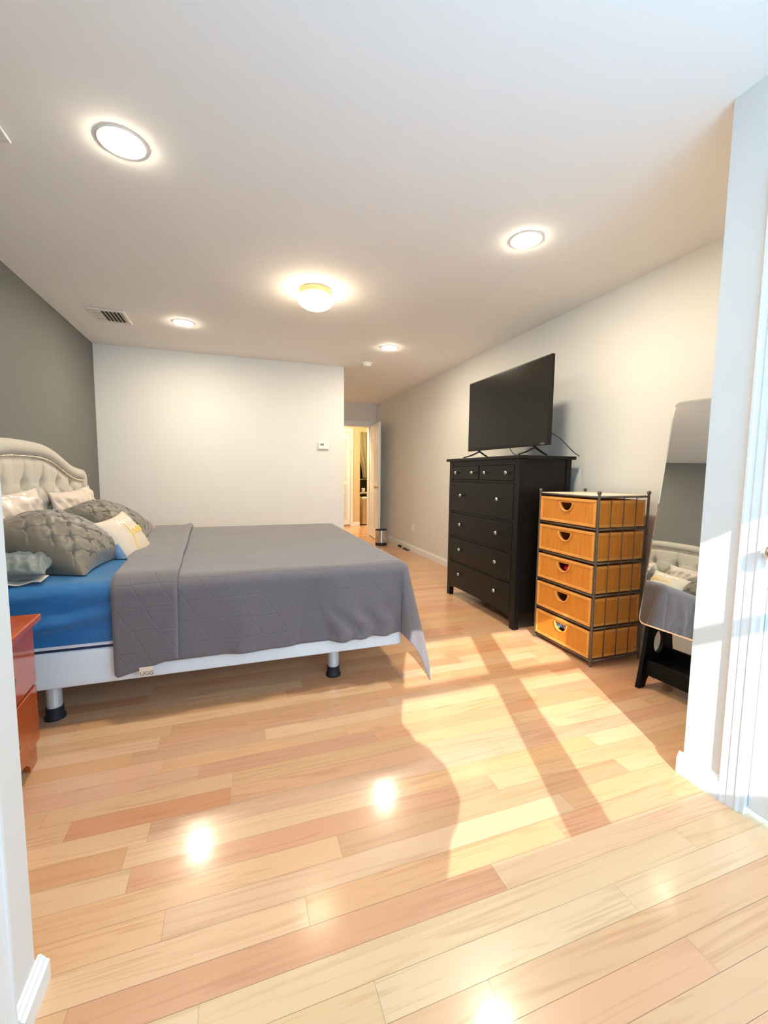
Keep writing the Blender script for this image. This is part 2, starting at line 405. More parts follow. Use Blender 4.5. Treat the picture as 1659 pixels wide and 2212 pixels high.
def tag(o, label, cat, group=None):
    o['label'] = label; o['category'] = cat
    if group: o['group'] = group
    return o
def thing(name, label, cat, loc=(0,0,0), group=None, rot=None, local=False):
    o = bpy.data.objects.new(name, None); COL.objects.link(o); o.location = loc; o.empty_display_size = 0.1
    if rot: o.rotation_euler = rot
    if local or rot: o['local'] = 1
    return tag(o, label, cat, group)
def struct(o): o['kind'] = 'structure'; return o
def copy_thing(root, loc, label, rot=None):
    r = root.copy(); COL.objects.link(r); r.location = loc
    if rot is not None: r.rotation_euler = rot
    r['label'] = label
    for ch in [c for c in bpy.data.objects if c.parent == root]:
        c2 = ch.copy(); COL.objects.link(c2); c2.parent = r
        for g in [q for q in bpy.data.objects if q.parent == ch]:
            g2 = g.copy(); COL.objects.link(g2); g2.parent = c2
    return r
def catmull(pts, k=8):
    pts = [Vector(p) for p in pts]; out = []
    P = [pts[0]*2-pts[1]] + pts + [pts[-1]*2-pts[-2]]
    for i in range(1, len(P)-2):
        for j in range(k):
            t = j/k
            out.append(0.5*((2*P[i])+(-P[i-1]+P[i+1])*t+(2*P[i-1]-5*P[i]+4*P[i+1]-P[i+2])*t*t+(-P[i-1]+3*P[i]-3*P[i+1]+P[i+2])*t**3))
    out.append(pts[-1]); return out
def text_mesh(body, size, shear=0.0, extrude=0.0):
    cu = bpy.data.curves.new('txt', 'FONT'); cu.body = body; cu.size = size; cu.shear = shear; cu.extrude = extrude; cu.align_x = 'LEFT'
    cu.resolution_u = 6
    o = bpy.data.objects.new('txt', cu); COL.objects.link(o)
    dg = bpy.context.evaluated_depsgraph_get(); dg.update()
    me = bpy.data.meshes.new_from_object(o.evaluated_get(dg))
    vs = [tuple(v.co) for v in me.vertices]; fs = [tuple(p.vertices) for p in me.polygons]
    bpy.data.objects.remove(o); bpy.data.curves.remove(cu); bpy.data.meshes.remove(me)
    return vs, fs
def nz(x, y, z=0.0): return mnoise.noise(Vector((x, y, z)))
def sstep(a, b, x):
    t = min(1, max(0, (x-a)/(b-a))); return t*t*(3-2*t)

# ------------------------------------------------------------------ room shell
T = 0.12
def wall(name, a, b, m=M_WALL):
    return struct(MB().box(a, b).build(name, m))
# floor: one slab carrying individually cut oak planks (one structure)
def floor():
    rnd = random.Random(21)
    W = 0.0827; off = 0.003
    known = {  # plank joints and plank colours read off the photo: row -> [x of joints]
        20: [-0.16], 17: [-0.29, 1.05], 19: [-0.035, 1.25], 14: [0.284, 1.45], 12: [0.157], 8: [0.527, 1.62], 15: [-0.313, 0.9], 11: [0.70], 16: [0.55], 13: [-0.2, 1.1], 10: [-0.1, 1.35], 9: [1.0], 18: [0.75], 21: [0.45, 1.5], 22: [1.9, 0.1], 23: [1.2]}
    base = [(0.57, 0.275, 0.095), (0.61, 0.315, 0.128), (0.54, 0.245, 0.080), (0.59, 0.290, 0.102), (0.63, 0.350, 0.155), (0.54, 0.212, 0.078), (0.57, 0.242, 0.088)]
    mb = MB(); tints = []; uvs = []
    y_min, y_max = -0.55, 11.6
    j0 = int(math.floor((y_min-off)/W)); j1 = int(math.ceil((y_max-off)/W))
    g = 0.00035
    for j in range(j0, j1+1):
        ya, yb = off+j*W, off+(j+1)*W
        x_lo, x_hi = XL-0.2, (XR+0.2 if yb < YH else 4.2)
        if ya > YF+0.05: x_lo = XC-0.1
        if ya > YH: x_lo = 1.0
        js = list(known.get(j, []))
        x = (min(js) if js else x_lo+rnd.random()*1.1)
        xs = sorted(js)
        lo = xs[0] if xs else x
        if not xs: xs = [x]
        while xs[0] > x_lo: xs.insert(0, xs[0]-rnd.uniform(0.45, 1.25))
        while xs[-1] < x_hi: xs.append(xs[-1]+rnd.uniform(0.45, 1.25))
        for a, b in zip(xs[:-1], xs[1:]):
            a2, b2 = max(a, x_lo), min(b, x_hi)
            if b2-a2 < 0.02: continue
            c = list(rnd.choice(base)); k = rnd.uniform(0.93, 1.07); c = [q*k for q in c]
            if j == 14 and abs(a-0.284) < .01: c = [0.50, 0.23, 0.095]
            if j == 11 and abs(b-0.70) < .01: c = [0.52, 0.21, 0.08]
            if j in (9, 10): c = [0.61, 0.38, 0.18]
            if j == 17 and abs(a+0.29) < .01: c = [0.51, 0.22, 0.08]
            if j == 13 and abs(a+0.2) < .01: c = [0.56, 0.28, 0.11]
            bl = 0.25+0.22*(rnd.random()-.5)      # paler and redder boards mixed
            c = [q+(p-q)*bl for q, p in zip(c, (0.70, 0.59, 0.475))]
            ou, ov = rnd.uniform(0, 50), rnd.uniform(0, 50)
            mb.add([(a2+g, ya+g, 0), (b2-g, ya+g, 0), (b2-g, yb-g, 0), (a2+g, yb-g, 0)], [(0, 1, 2, 3)])
            uvs += [(a2+ou, ya+ov), (b2+ou, ya+ov), (b2+ou, yb+ov), (a2+ou, yb+ov)]
            tints += [c]*4
    me = bpy.data.meshes.new('floor'); me.from_pydata(mb.v, [], mb.f)
    nface = len(me.polygons)
    ul = me.uv_layers.new(name='plank'); ca = me.color_attributes.new('tint', 'FLOAT_COLOR', 'POINT')
    for li, lp in enumerate(me.loops): ul.data[li].uv = uvs[lp.vertex_index]
    for i, c in enumerate(tints): ca.data[i].color = (*c, 1)
    me.materials.append(M_FLOOR)
    o = bpy.data.objects.new('floor', me); COL.objects.link(o); struct(o)
    sb = MB().box((XL-.2, -.62, -.12), (4.2, 11.6, -0.0012))
    struct(sb.build('subfloor', M_FLOORGAP, parent=o))
floor()
wall('ceiling', (XL-T, -.7, H), (4.2, 11.7, H+.1), M_CEIL)
wall('wall_left', (XL-T, AYL-T, 0), (XL, YF+T, H), M_ACCENT)
wall('wall_far', (XL, YF, 0), (XC, YF+T, H))
wall('wall_hall_left', (XC-T, YF+T, 0), (XC, YH, H))
wall('wall_right', (XR, AYR-T, 0), (XR+T, YH, H))
# window nook: side walls, the returns behind them and the window wall
wall('wall_nook_left', (AXL-T, YW-T, 0), (AXL, AYL, H))
wall('wall_nook_left_return', (XL, AYL-T, 0), (AXL-T, AYL, H))
DY0, DY1, DZ = 0.12, 0.893, 2.06       # closet door opening in the right nook wall
wr = MB().box((AXR, DY1, 0), (AXR+T, AYR, H)).box((AXR, YW-T, 0), (AXR+T, DY0, H)).box((AXR, DY0, DZ), (AXR+T, DY1, H))
struct(wr.build('wall_nook_right', M_WALL))
wall('wall_nook_right_return', (AXR+T, AYR-T, 0), (XR, AYR, H))
# window wall with two openings
WZ0, WZ1 = 0.909, 1.966
WIN = [(-0.40, 0.474), (0.571, 1.56)]
wb = MB().box((AXL-T, YW-T, 0), (AXR+T, YW, WZ0)).box((AXL-T, YW-T, WZ1), (AXR+T, YW, H))
wb.box((AXL-T, YW-T, WZ0), (WIN[0][0], YW, WZ1)).box((WIN[0][1], YW-T, WZ0), (WIN[1][0], YW, WZ1)).box((WIN[1][1], YW-T, WZ0), (AXR+T, YW, WZ1))
struct(wb.build('wall_back', M_WALL))
for k, (a, b) in enumerate(WIN):
    fr = MB()
    e = 0.004
    fr.box((a, YW-.10, WZ0), (a+e+.02, YW-.02, WZ1)).box((b-e-.02, YW-.10, WZ0), (b, YW-.02, WZ1))
    fr.box((a+.02, YW-.10, WZ1-.02), (b-.02, YW-.02, WZ1)).box((a+.02, YW-.10, WZ0), (b-.02, YW-.02, WZ0+.015))
    fr.box((a+.02, YW-.06, 1.524), (b-.02, YW-.03, 1.576))
    o = struct(fr.build('window_%d' % (k+1), M_TRIM))
    MB().box((a+.02, YW-.062, WZ0+.015), (b-.02, YW-.058, WZ1-.02)).build('pane', M_PANE, parent=o)
    pl = bpy.data.lights.new('window_portal', 'AREA'); pl.shape = 'RECTANGLE'; pl.size = b-a; pl.size_y = WZ1-WZ0
    po = bpy.data.objects.new('window_portal', pl); COL.objects.link(po)
    po.location = ((a+b)/2, YW-.125, (WZ0+WZ1)/2); po.rotation_euler = (math.radians(90), 0, 0)
    pl.cycles.is_portal = True

# hall end wall with the door opening
HX0, HX1, HZ = 1.60, 2.375, 2.045
we = MB().box((XC-T, YH, 0), (HX0, YH+T, H)).box((HX1, YH, 0), (XR+T, YH+T, H)).box((HX0, YH, HZ), (HX1, YH+T, H))
struct(we.build('wall_hall_end', M_WALL))
# casing round that door (room side)
def casing(mb, pts_axis):
    pass
c = MB().box((HX1-.005, YH-.018, 0), (HX1+.065, YH, HZ+.085)).box((HX0-.065, YH-.018, 0), (HX0+.005, YH, HZ+.085)).box((HX0+.005, YH-.018, HZ), (HX1-.005, YH, HZ+.085))
c.box((HX1-.015, YH, 0), (HX1, YH+T, HZ)).box((HX0, YH, 0), (HX0+.015, YH+T, HZ)).box((HX0+.015, YH, HZ-.015), (HX1-.015, YH+T, HZ))
struct(c.build('trim_1', M_TRIM, bevel=0.004))

# baseboards: ogee-topped profile
def baseboard(name, x0, y0, x1, y1, nx, ny, h=BB, t=0.016):
    prof = [(0, 0), (t, 0), (t, h*0.72), (t*0.72, h*0.78), (t*0.62, h*0.86), (t*0.34, h*0.95), (t*0.3, h), (0, h)]
    mb = MB(); vs = []
    for (x, y) in ((x0, y0), (x1, y1)):
        for d, z in prof: vs.append((x+nx*d, y+ny*d, z))
    n = len(prof); fs = [(i, (i+1) % n, n+(i+1) % n, n+i) for i in range(n)] + [tuple(range(n)), tuple(range(2*n-1, n-1, -1))]
    mb.add(vs, fs); return struct(mb.build(name, M_TRIM))
baseboard('baseboard_right', XR, AYR, XR, YH, -1, 0)
baseboard('baseboard_left', XL, AYL, XL, YF, 1, 0)
baseboard('baseboard_far', XL, YF, XC, YF, 0, -1)
baseboard('baseboard_hall', XC, YF, XC, YH, 1, 0)
baseboard('baseboard_nook_right', AXR, 0.955, AXR, AYR+.016, -1, 0, h=0.085)
baseboard('baseboard_nook_right_return', AXR, AYR, XR, AYR, 0, 1, h=0.085)
baseboard('baseboard_nook_left', AXL, 0.955, AXL, AYL+.016, 1, 0, h=0.066, t=0.022)
baseboard('baseboard_nook_left_return', XL, AYL, AXL, AYL, 0, 1, h=0.066)

# fluted door casing (right nook wall and left nook wall)
def fluted(name, xs, nx, y0, y1, z1):
    # profile across the casing width (y), depth in x
    w = y1-y0
    prof = [(0, 0), (0, .010), (.08, .016), (.14, .016), (.18, .011), (.22, .012), (.50, .016), (.56, .0165), (.60, .012), (.64, .013), (.80, .017), (.84, .021), (.95, .022), (1.0, .018), (1.0, 0)]
    mb = MB(); n = len(prof); vs = []
    for z in (0, z1):
        for a, d in prof: vs.append((xs+nx*d*.62, y0+w*a, z))
    fs = [(i, (i+1) % n, n+(i+1) % n, n+i) for i in range(n)] + [tuple(range(n)), tuple(range(2*n-1, n-1, -1))]
    mb.add(vs, fs); return mb
mb = fluted('t', AXR, -1, DY1, 0.955, DZ+.08)
mb.box((AXR-.018, DY0-.08, DZ), (AXR, DY1, DZ+.08)).box((AXR-.018, DY0-.08, 0), (AXR, DY0, DZ))
mb.box((AXR, DY1-.014, 0), (AXR+T, DY1, DZ)).box((AXR, DY0, 0), (AXR+T, DY0+.014, DZ))
struct(mb.build('trim_2', M_TRIM))
mb = fluted('t', AXL, 1, DY1, 0.952, DZ+.08)
mb.box((AXL, DY0-.08, DZ), (AXL+.018, DY1, DZ+.08)).box((AXL, DY0-.08, 0), (AXL+.018, DY0, DZ))
struct(mb.build('trim_3', M_TRIM))

# six-panel door slab: hinge edge at local x = 0, width along +x, thickness along y, z up
def panel_door(mb, w, h, t=0.035):
    st = 0.11*w/0.76; mid = 0.09*w/0.76
    cols = [(st, (w-mid)/2), ((w+mid)/2, w-st)]
    rows = [(0.20, 0.80), (0.98, 1.62), (1.72, h-0.11)]
    xs = sorted({0, w} | {a for c in cols for a in c}); zs = sorted({0, h} | {a for r in rows for a in r})
    rec = 0.007
    mb.box((0, rec, 0), (w, t-rec, h))
    for i in range(len(xs)-1):
        for j in range(len(zs)-1):
            cx, cz = (xs[i]+xs[i+1])/2, (zs[j]+zs[j+1])/2
            ispanel = any(a < cx < b for a, b in cols) and any(a < cz < b for a, b in rows)
            if not ispanel:
                mb.box((xs[i], 0, zs[j]), (xs[i+1], rec, zs[j+1])); mb.box((xs[i], t-rec, zs[j]), (xs[i+1], t, zs[j+1]))
            else:
                a, b, c_, d = xs[i], xs[i+1], zs[j], zs[j+1]; k = 0.03
                for y0, y1 in ((rec, 0.001), (t-rec, t-.001)):
                    vs = [(a+.008, y0, c_+.008), (b-.008, y0, c_+.008), (b-.008, y0, d-.008), (a+.008, y0, d-.008), (a+k, y1, c_+k), (b-k, y1, c_+k), (b-k, y1, d-k), (a+k, y1, d-k)]
                    mb.add(vs, [(4, 5, 6, 7), (0, 1, 5, 4), (1, 2, 6, 5), (2, 3, 7, 6), (3, 0, 4, 7)])
    return mb
def knob_profile(s): return [(0.0, 0), (0.026, 0), (0.026, 0.004), (0.012, 0.010), (0.010, 0.026), (0.018, 0.034), (0.027, 0.044), (0.029, 0.054), (0.024, 0.063), (0.010, 0.067), (0.0001, 0.068)]
# closet door in the right nook wall (structure)
dd = MB(); panel_door(dd, DY1-DY0-.034, DZ-.03)
d1 = dd.build('door_1', M_TRIM); d1['local'] = 1; struct(d1)
d1.rotation_euler = (0, 0, math.radians(90)); d1.location = (AXR+.053, DY0+.017, 0.020)
wd = DY1-DY0-.034
kb = MB(); kb.lathe([(r*1.05, h) for r, h in knob_profile(1)], (0, 0, 0), 'Y', 24)
k1 = kb.build('door_knob', M_CHROME, parent=d1, smooth=True); k1.location = (wd-.040, 0.035, 0.908)
# left closet door: closed leaf in the left nook wall
d4 = struct(MB().box((AXL-.005, DY0+.004, .01), (AXL+.003, DY1-.004, DZ-.004)).build('door_4', M_TRIM))

# hall door standing open against the right wall
HD = math.atan2(6.79-7.56, 2.285-2.372)
dd = MB(); panel_door(dd, 0.765, 2.02)
d2 = dd.build('door_2', M_TRIM); d2['local'] = 1; struct(d2)
d2.location = (2.362, 7.575, 0.014); d2.rotation_euler = (0, 0, HD)
for sgn, y in ((-1, 0.0), (1, 0.035)):
    kb = MB(); kb.lathe([(r*0.92, sgn*h) for r, h in knob_profile(1)], (0, 0, 0), 'Y', 20)
    kk = kb.build('door_knob', M_BRASS, parent=d2, smooth=True); kk.location = (0.765-.065, y, 0.92)

# ------------------------------------------------------------------ the room beyond the hall door
YB = 9.05
wall('wall_beyond_tan', (1.0, YB, 0), (2.59, YB+.10, H+.02), M_TAN)
wall('wall_beyond_left', (1.0-T, YH+T, 0), (1.0, YB, H), M_TAN)
wall('wall_beyond_right', (4.1, YH+T, 0), (4.2, 11.6, H), M_TAN)
wall('wall_beyond_near', (XR+T, YH, 0), (4.1, YH+T, H), M_TAN)
wall('wall_beyond_side', (2.49, YB+.10, 0), (2.59, 11.5, H), M_TAN)
# far window wall
FWX0, FWX1, FWZ0, FWZ1 = 2.72, 3.75, 1.02, 2.24
mbw = MB().box((2.59, 10.9, 0), (4.1, 11.0, FWZ0)).box((2.59, 10.9, FWZ1), (4.1, 11.0, H)).box((2.59, 10.9, FWZ0), (FWX0, 11.0, FWZ1)).box((FWX1, 10.9, FWZ0), (4.1, 11.0, FWZ1))
struct(mbw.build('wall_beyond_end', M_TAN))
o = struct(MB().box((FWX0-.05, 10.86, FWZ0-.03), (FWX1+.05, 10.92, FWZ0)).box((FWX0, 10.93, FWZ0), (FWX0+.04, 10.98, FWZ1)).box((FWX1-.04, 10.93, FWZ0), (FWX1, 10.98, FWZ1)).box((FWX0, 10.93, FWZ1-.04), (FWX1, 10.98, FWZ1)).build('window_3', M_TRIM))
MB().box((FWX0+.04, 10.95, FWZ0), (FWX1-.04, 10.965, FWZ1-.04)).build('pane', M_NIGHTGLASS, parent=o)
baseboard('baseboard_beyond', 2.43, YB, 2.59, YB, 0, -1, h=0.09)
# louvred closet door and its casing
cs = MB().box((2.365, YB-.02, 0), (2.432, YB, 2.14)).box((1.2, YB-.02, 2.055), (2.365, YB, 2.14))
struct(cs.build('trim_4', M_TRIM, bevel=.004))
lv = MB().box((2.29, YB-.03, 0.045), (2.357, YB-.001, 2.04)).box((1.75, YB-.03, 0.045), (1.82, YB-.001, 2.04)).box((1.82, YB-.03, 1.94), (2.29, YB-.001, 2.04)).box((1.82, YB-.03, .045), (2.29, YB-.001, .16)).box((1.82, YB-.03, .92), (2.29, YB-.001, .99))
d3 = struct(lv.build('door_3', M_TRIM))
sl = MB(); z = 0.17
while z < 1.93:
    if not (0.90 < z < 0.985):
        sl.add([(1.82, YB-.028, z), (2.29, YB-.028, z), (2.29, YB-.004, z+.022), (1.82, YB-.004, z+.022), (1.82, YB-.028, z+.006), (2.29, YB-.028, z+.006), (2.29, YB-.004, z+.028), (1.82, YB-.004, z+.028)],
               [(0,3,2,1),(4,5,6,7),(0,1,5,4),(1,2,6,5),(2,3,7,6),(3,0,4,7)])
    z += 0.0315
sl.build('louvre_slats', M_TRIM, parent=d3)
MB().box((1.82, YB-.006, .10), (2.29, YB-.002, 1.98)).build('added_backing', M_TRIM, parent=d3)  # plain white backing, added so the gaps between slats look paler
# lamp that lights the next room (a ceiling fixture out of sight)
t = thing('hall_ceiling_light', 'lit round ceiling lamp in the room beyond the open door', 'ceiling light', (1.72, 8.0, H))
MB().lathe([(0.13, 0), (0.13, -.03), (0.11, -.035)], (1.72, 8.0, H), n=28).build('lamp_base', M_BRASSBASE, parent=t)
MB().lathe([(0.125, -.034), (0.13, -.05), (0.10, -.085), (0.05, -.105), (0.001, -.11)], (1.72, 8.0, H), n=28).build('glass_shade', M_FARLAMP, parent=t, smooth=True)
copy_thing(t, (3.35, 9.7, H), 'unseen second lamp added to light the curtain beyond the doorway')  # hidden second lamp, added to brighten the curtain at the far window
# curtain hung at the far window
def far_curtain():
    def panel(x0, x1, zb, lean):
        def f(u, v):
            z = 2.25 - v*(2.25-zb)
            g = 1-0.55*sstep(0.1, 1.0, v)*lean
            x = x0+(x1-x0)*u*g if lean >= 0 else x1-(x1-x0)*(1-u)*(1+0.55*sstep(0.1, 1, v)*lean)
            return (x, 10.80+0.022*math.sin(u*26), z)
        m = MB(); m.grid(f, 60, 20); return m
    m = panel(2.70, 2.98, 1.03, 0.7); m2 = panel(2.98, 3.45, 1.04, -0.72)
    m.add(m2.v, m2.f)
    o = m.build('window_curtain', M_CURTAIN, smooth=True, solid=0.004, origin=(3.0, 10.8, 1.03))
    tag(o, 'olive curtain drawn aside at the window seen through the hall doorway', 'curtain')
far_curtain()
# counter, dark appliance, mug and steel bin seen through the doorway
t = thing('side_table', 'dark side table with a pale top seen through the hall doorway', 'table', (3.05, 9.95, 0))
MB().box((2.75, 9.62, .685), (3.5, 10.15, .72)).build('table_top', M_COUNTER, parent=t, bevel=.004)
for lx in (2.78, 3.44):
    for ly in (9.65, 10.09): MB().box((lx, ly, 0), (lx+.04, ly+.04, .685)).build('leg', M_BLACKMATTE, parent=t)
MB().box((2.77, 9.66, .62), (3.48, 9.68, .685)).build('apron', M_BLACKMATTE, parent=t)
t = thing('microwave', 'black microwave standing on the side table beyond the doorway', 'microwave', (3.1, 9.95, .72))
MB().box((2.77, 9.80, .725), (3.35, 10.13, 1.02)).build('case', M_BLACKPLASTIC, parent=t, bevel=.006)
MB().box((2.79, 9.795, .745), (3.22, 9.80, 1.0)).build('door', M_SCREEN, parent=t)
mg = MB().lathe([(0.036, 0), (0.038, .01), (0.039, .10), (0.034, .10), (0.033, .012), (0.0001, .012)], (2.865, 9.72, .72), n=20)
mg = mg.build('mug', M_COUNTER, origin=(2.865, 9.72, .72), smooth=True); tag(mg, 'pale mug on the side table in front of the black microwave', 'mug')
t = thing('pedal_bin', 'tall shiny steel bin just inside the next room', 'bin', (2.76, 9.30, 0))
MB().lathe([(0.135, .02), (0.135, .58)], (2.76, 9.30, 0), n=40).build('body', M_STEEL, parent=t, smooth=False)
MB().lathe([(0.138, 0), (0.138, .022)], (2.76, 9.30, 0), n=40).build('base_ring', M_RUBBER, parent=t)
MB().lathe([(0.138, .58), (0.138, .605), (0.12, .63), (0.06, .642), (0.001, .644)], (2.76, 9.30, 0), n=40).build('lid', M_STEEL, parent=t, smooth=True)

# ------------------------------------------------------------------ ceiling fixtures
def recessed(x, y, label, first=[None]):
    if first[0] is not None:
        return copy_thing(first[0], (x, y, H), label)
    t = thing('recessed_light', label, 'ceiling light', (x, y, H), group='recessed ceiling lights')
    MB().lathe([(0.090, 0), (0.089, -.002), (0.084, -.0035), (0.078, -.0035), (0.078, 0)], (x, y, H), n=40, cap=False).build('trim_ring', M_TRIMRING, parent=t, smooth=True)
    MB().lathe([(0.0775, -.0005), (0.0775, -.004), (0.064, -.0085), (0.03, -.0105), (0.001, -.011)], (x, y, H), n=36).build('lens', M_LAMP, parent=t, smooth=True)
    first[0] = t; return t
recessed(-0.398, 2.036, 'recessed round ceiling light nearest the headboard and camera, the largest lit disc')
recessed(1.533, 2.064, 'recessed round ceiling light above the television side, nearer the mirror')
recessed(-0.405, 4.172, 'recessed round ceiling light near the far wall, right of the air vent')
recessed(1.511, 4.208, 'recessed round ceiling light nearest the hall and smoke detector')
t = thing('flush_dome_light', 'lit white dome ceiling light with tan rim in the middle of the ceiling', 'ceiling light', (0.558, 3.11, H))
MB().lathe([(0.10, 0), (0.114, -.004), (0.116, -.040), (0.106, -.052)], (0.558, 3.11, H), n=40).build('lamp_base', M_BRASSBASE, parent=t, smooth=True)
MB().lathe([(0.100, -.050), (0.121, -.056), (0.127, -.070), (0.122, -.086), (0.105, -.104), (0.078, -.120), (0.04, -.130), (0.001, -.133)], (0.558, 3.11, H), n=40).build('glass_shade', M_DOME, parent=t, smooth=True)
t = thing('smoke_detector', 'small round white smoke detector on the ceiling near the hall', 'smoke detector', (1.469, 4.871, H))
MB().lathe([(0.065, 0), (0.065, -.012), (0.058, -.02)], (1.469, 4.871, H), n=32).build('base', M_WHITEPLASTIC, parent=t, smooth=True)
MB().lathe([(0.05, -.018), (0.048, -.034), (0.03, -.04), (0.001, -.041)], (1.469, 4.871, H), n=32).build('cap', M_WHITEPLASTIC, parent=t, smooth=True)

def vent(x0, x1, y0, y1, label):
    cx, cy = (x0+x1)/2, (y0+y1)/2; w, d = x1-x0, y1-y0
    t = thing('air_vent', label, 'air vent', (cx, cy, H), group='ceiling air vents')
    b = .028
    fr = MB()
    zt = H-.001; zb = H-.012
    for a, c_, e, g in ((x0, y0, x1, y0+b), (x0, y1-b, x1, y1), (x0, y0+b, x0+b, y1-b), (x1-b, y0+b, x1, y1-b)): fr.box((a, c_, zb), (e, g, zt))
    fr.build('frame', M_VENT, parent=t, bevel=.004)
    MB().box((x0+b, y0+b, H-.003), (x1-b, y1-b, H-.0005)).build('duct_shade_plate', M_DARK, parent=t)  # dark plate stands in for the shade inside the duct
    # curved blades: short blades across the right two thirds and long ones along the near edge
    n = 5; xa, xb = x0+b+.07, x1-b-.004
    for i in range(n):
        x = xa+(xb-xa)*(i+.3)/n
        m = MB(); m.add([(x+.006, y0+b, H-.003), (x+.022, y0+b, H-.012), (x+.022, y1-b, H-.012), (x+.006, y1-b, H-.003), (x+.006, y0+b, H-.0045), (x+.022, y0+b, H-.0135), (x+.022, y1-b, H-.0135), (x+.006, y1-b, H-.0045)], [(0,3,2,1),(4,5,6,7),(0,1,5,4),(1,2,6,5),(2,3,7,6),(3,0,4,7)])
        m.build('blade', M_VENT, parent=t)
    for i in range(4):
        y = y0+b+.006+i*(y1-y0-2*b)/4
        m = MB(); m.box((x0+b, y, H-.011), (xa, y+.052, H-.009)); m.build('blade', M_VENT, parent=t)
    return t
vent(-1.10, -0.828, 4.05, 4.365, 'white louvred ceiling air vent near the far wall')
vent(-1.085, -0.808, 1.86, 2.178, 'white ceiling air vent corner at the left edge, near the closest recessed light')

# thermostat on the far wall
t = thing('thermostat', 'white thermostat with a small amber display on the far wall', 'thermostat', (1.008, YF, 1.50))
MB().box((0.945, YF-.028, 1.455), (1.073, YF-.004, 1.545)).build('body', M_WHITEPLASTIC, parent=t, bevel=.008, bseg=3)
MB().box((0.935, YF-.004, 1.448), (1.080, YF, 1.55)).build('back_plate', M_WHITEPLASTIC, parent=t, bevel=.003)
MB().box((0.967, YF-.0295, 1.497), (1.012, YF-.0275, 1.522)).build('display', M_LCD, parent=t)
for dx, dz in ((0, .012), (0, -.012), (.013, 0), (-.013, 0)):
    MB().box((1.043+dx-.004, YF-.0295, 1.507+dz-.004), (1.043+dx+.004, YF-.0275, 1.507+dz+.004)).build('button', M_GREYMARK, parent=t, bevel=.0015)
# wall outlet
t = thing('wall_outlet', 'white double wall outlet low on the right wall past the dresser', 'outlet', (XR, 5.83, .353))
MB().box((XR-.006, 5.793, .295), (XR, 5.867, .411)).build('cover_plate', M_WHITEPLASTIC, parent=t, bevel=.002)
for z in (.328, .378):
    MB().box((XR-.008, 5.813, z-.016), (XR-.005, 5.847, z+.016)).build('socket', M_WHITEPLASTIC, parent=t, bevel=.002)

# small things on the floor by the baseboard
t = thing('charger_cable', 'thin dark charger cable lying on the floor by the right baseboard', 'cable', (2.44, 6.0, 0))
MB().tube(catmull([(2.45, 6.08, .006), (2.43, 6.02, .008), (2.47, 5.99, .012), (2.44, 5.95, .012), (2.475, 5.90, .010), (2.44, 5.88, .006), (2.455, 5.96, .006)], 6), .005, 8).build('cord', M_RUBBER, parent=t, smooth=True)
MB().box((2.455, 6.05, 0), (2.485, 6.10, .014)).build('plug', M_RUBBER, parent=t, bevel=.003)
pl = MB().box((2.44, 6.22, .0), (2.48, 6.30, .03)).build('plug_adapter', M_RUBBER, origin=(2.46, 6.26, 0), bevel=.006); tag(pl, 'small black plug adapter on the floor against the right baseboard', 'plug')
# waste bin
t = thing('waste_bin', 'small round steel waste basket with dark base by the open hall door', 'bin', (2.226, 6.50, 0))
wbx, wby = 2.226, 6.50
m = MB(); m.lathe([(0.093, .045), (0.097, .252)], (wbx, wby, 0), n=40, cap=False); m.lathe([(0.089, .05), (0.093, .252)], (wbx, wby, 0), n=40, cap=False)
m.build('body', M_STEEL, parent=t, smooth=True)
MB().lathe([(0.001, 0), (0.094, 0), (0.095, .046), (0.088, .05), (0.001, .05)], (wbx, wby, 0), n=40, cap=False).build('base', M_RUBBER, parent=t)
MB().tube([(wbx+.096*math.cos(2*PI*i/40), wby+.096*math.sin(2*PI*i/40), .253) for i in range(40)], .004, 8, closed=True).build('rim', M_RUBBER, parent=t, smooth=True)

# ------------------------------------------------------------------ bed
BX0, BX1, BY0, BY1 = -1.20, 0.90, 2.20, 4.14
def rounded_block(mb, x0, x1, y0, y1, z0, z1, r, rz, n=8):
    # rounded-corner plan, rolled top and bottom edges
    def ring(ins, z):
        pts = []
        for cx, cy, a0 in ((x1-r, y1-r, 0), (x0+r, y1-r, 90), (x0+r, y0+r, 180), (x1-r, y0+r, 270)):
            for i in range(n+1):
                a = math.radians(a0+90*i/n); pts.append((cx+(r-ins)*math.cos(a), cy+(r-ins)*math.sin(a), z))
        return pts
    rings = []
    k = 5
    for i in range(k+1):
        a = PI/2*i/k; rings.append(ring(rz*(1-math.sin(a)), z0+rz*(1-math.cos(a))))
    for i in range(1, 4): rings.append(ring(0, z0+rz+(z1-z0-2*rz)*i/4))
    for i in range(k+1):
        a = PI/2*i/k; rings.append(ring(rz*(1-math.cos(a)), z1-rz*(1-math.sin(a))))
    m = len(rings[0]); vs = [p for rg in rings for p in rg]; fs = []
    for j in range(len(rings)-1):
        for i in range(m):
            q = (i+1) % m; fs.append((j*m+i, j*m+q, (j+1)*m+q, (j+1)*m+i))
    fs.append(tuple(range(m-1, -1, -1))); fs.append(tuple((len(rings)-1)*m+i for i in range(m)))
    mb.add(vs, fs); return mb
t = thing('bed_base', 'white box spring bed base on short round metal legs', 'bed base', (-.15, 3.17, 0))
rounded_block(MB(), BX0, BX1, BY0, BY1, .185, .353, .05, .012).build('box_spring', M_OFFWHITE, parent=t, smooth=True)
first_leg = None
for (lx, ly) in ((-.83, 2.31), (.511, 2.326), (-.83, 4.02), (.511, 4.02), (-.15, 3.17)):
    lg = MB().lathe([(.031, .052), (.031, .186)], (lx, ly, 0), n=24).build('leg', M_LEGGREY, parent=t, smooth=False)
    MB().lathe([(.043, 0), (.043, .012), (.036, .022), (.035, .058)], (lx, ly, 0), n=24).build('rubber_foot', M_RUBBER, parent=lg)
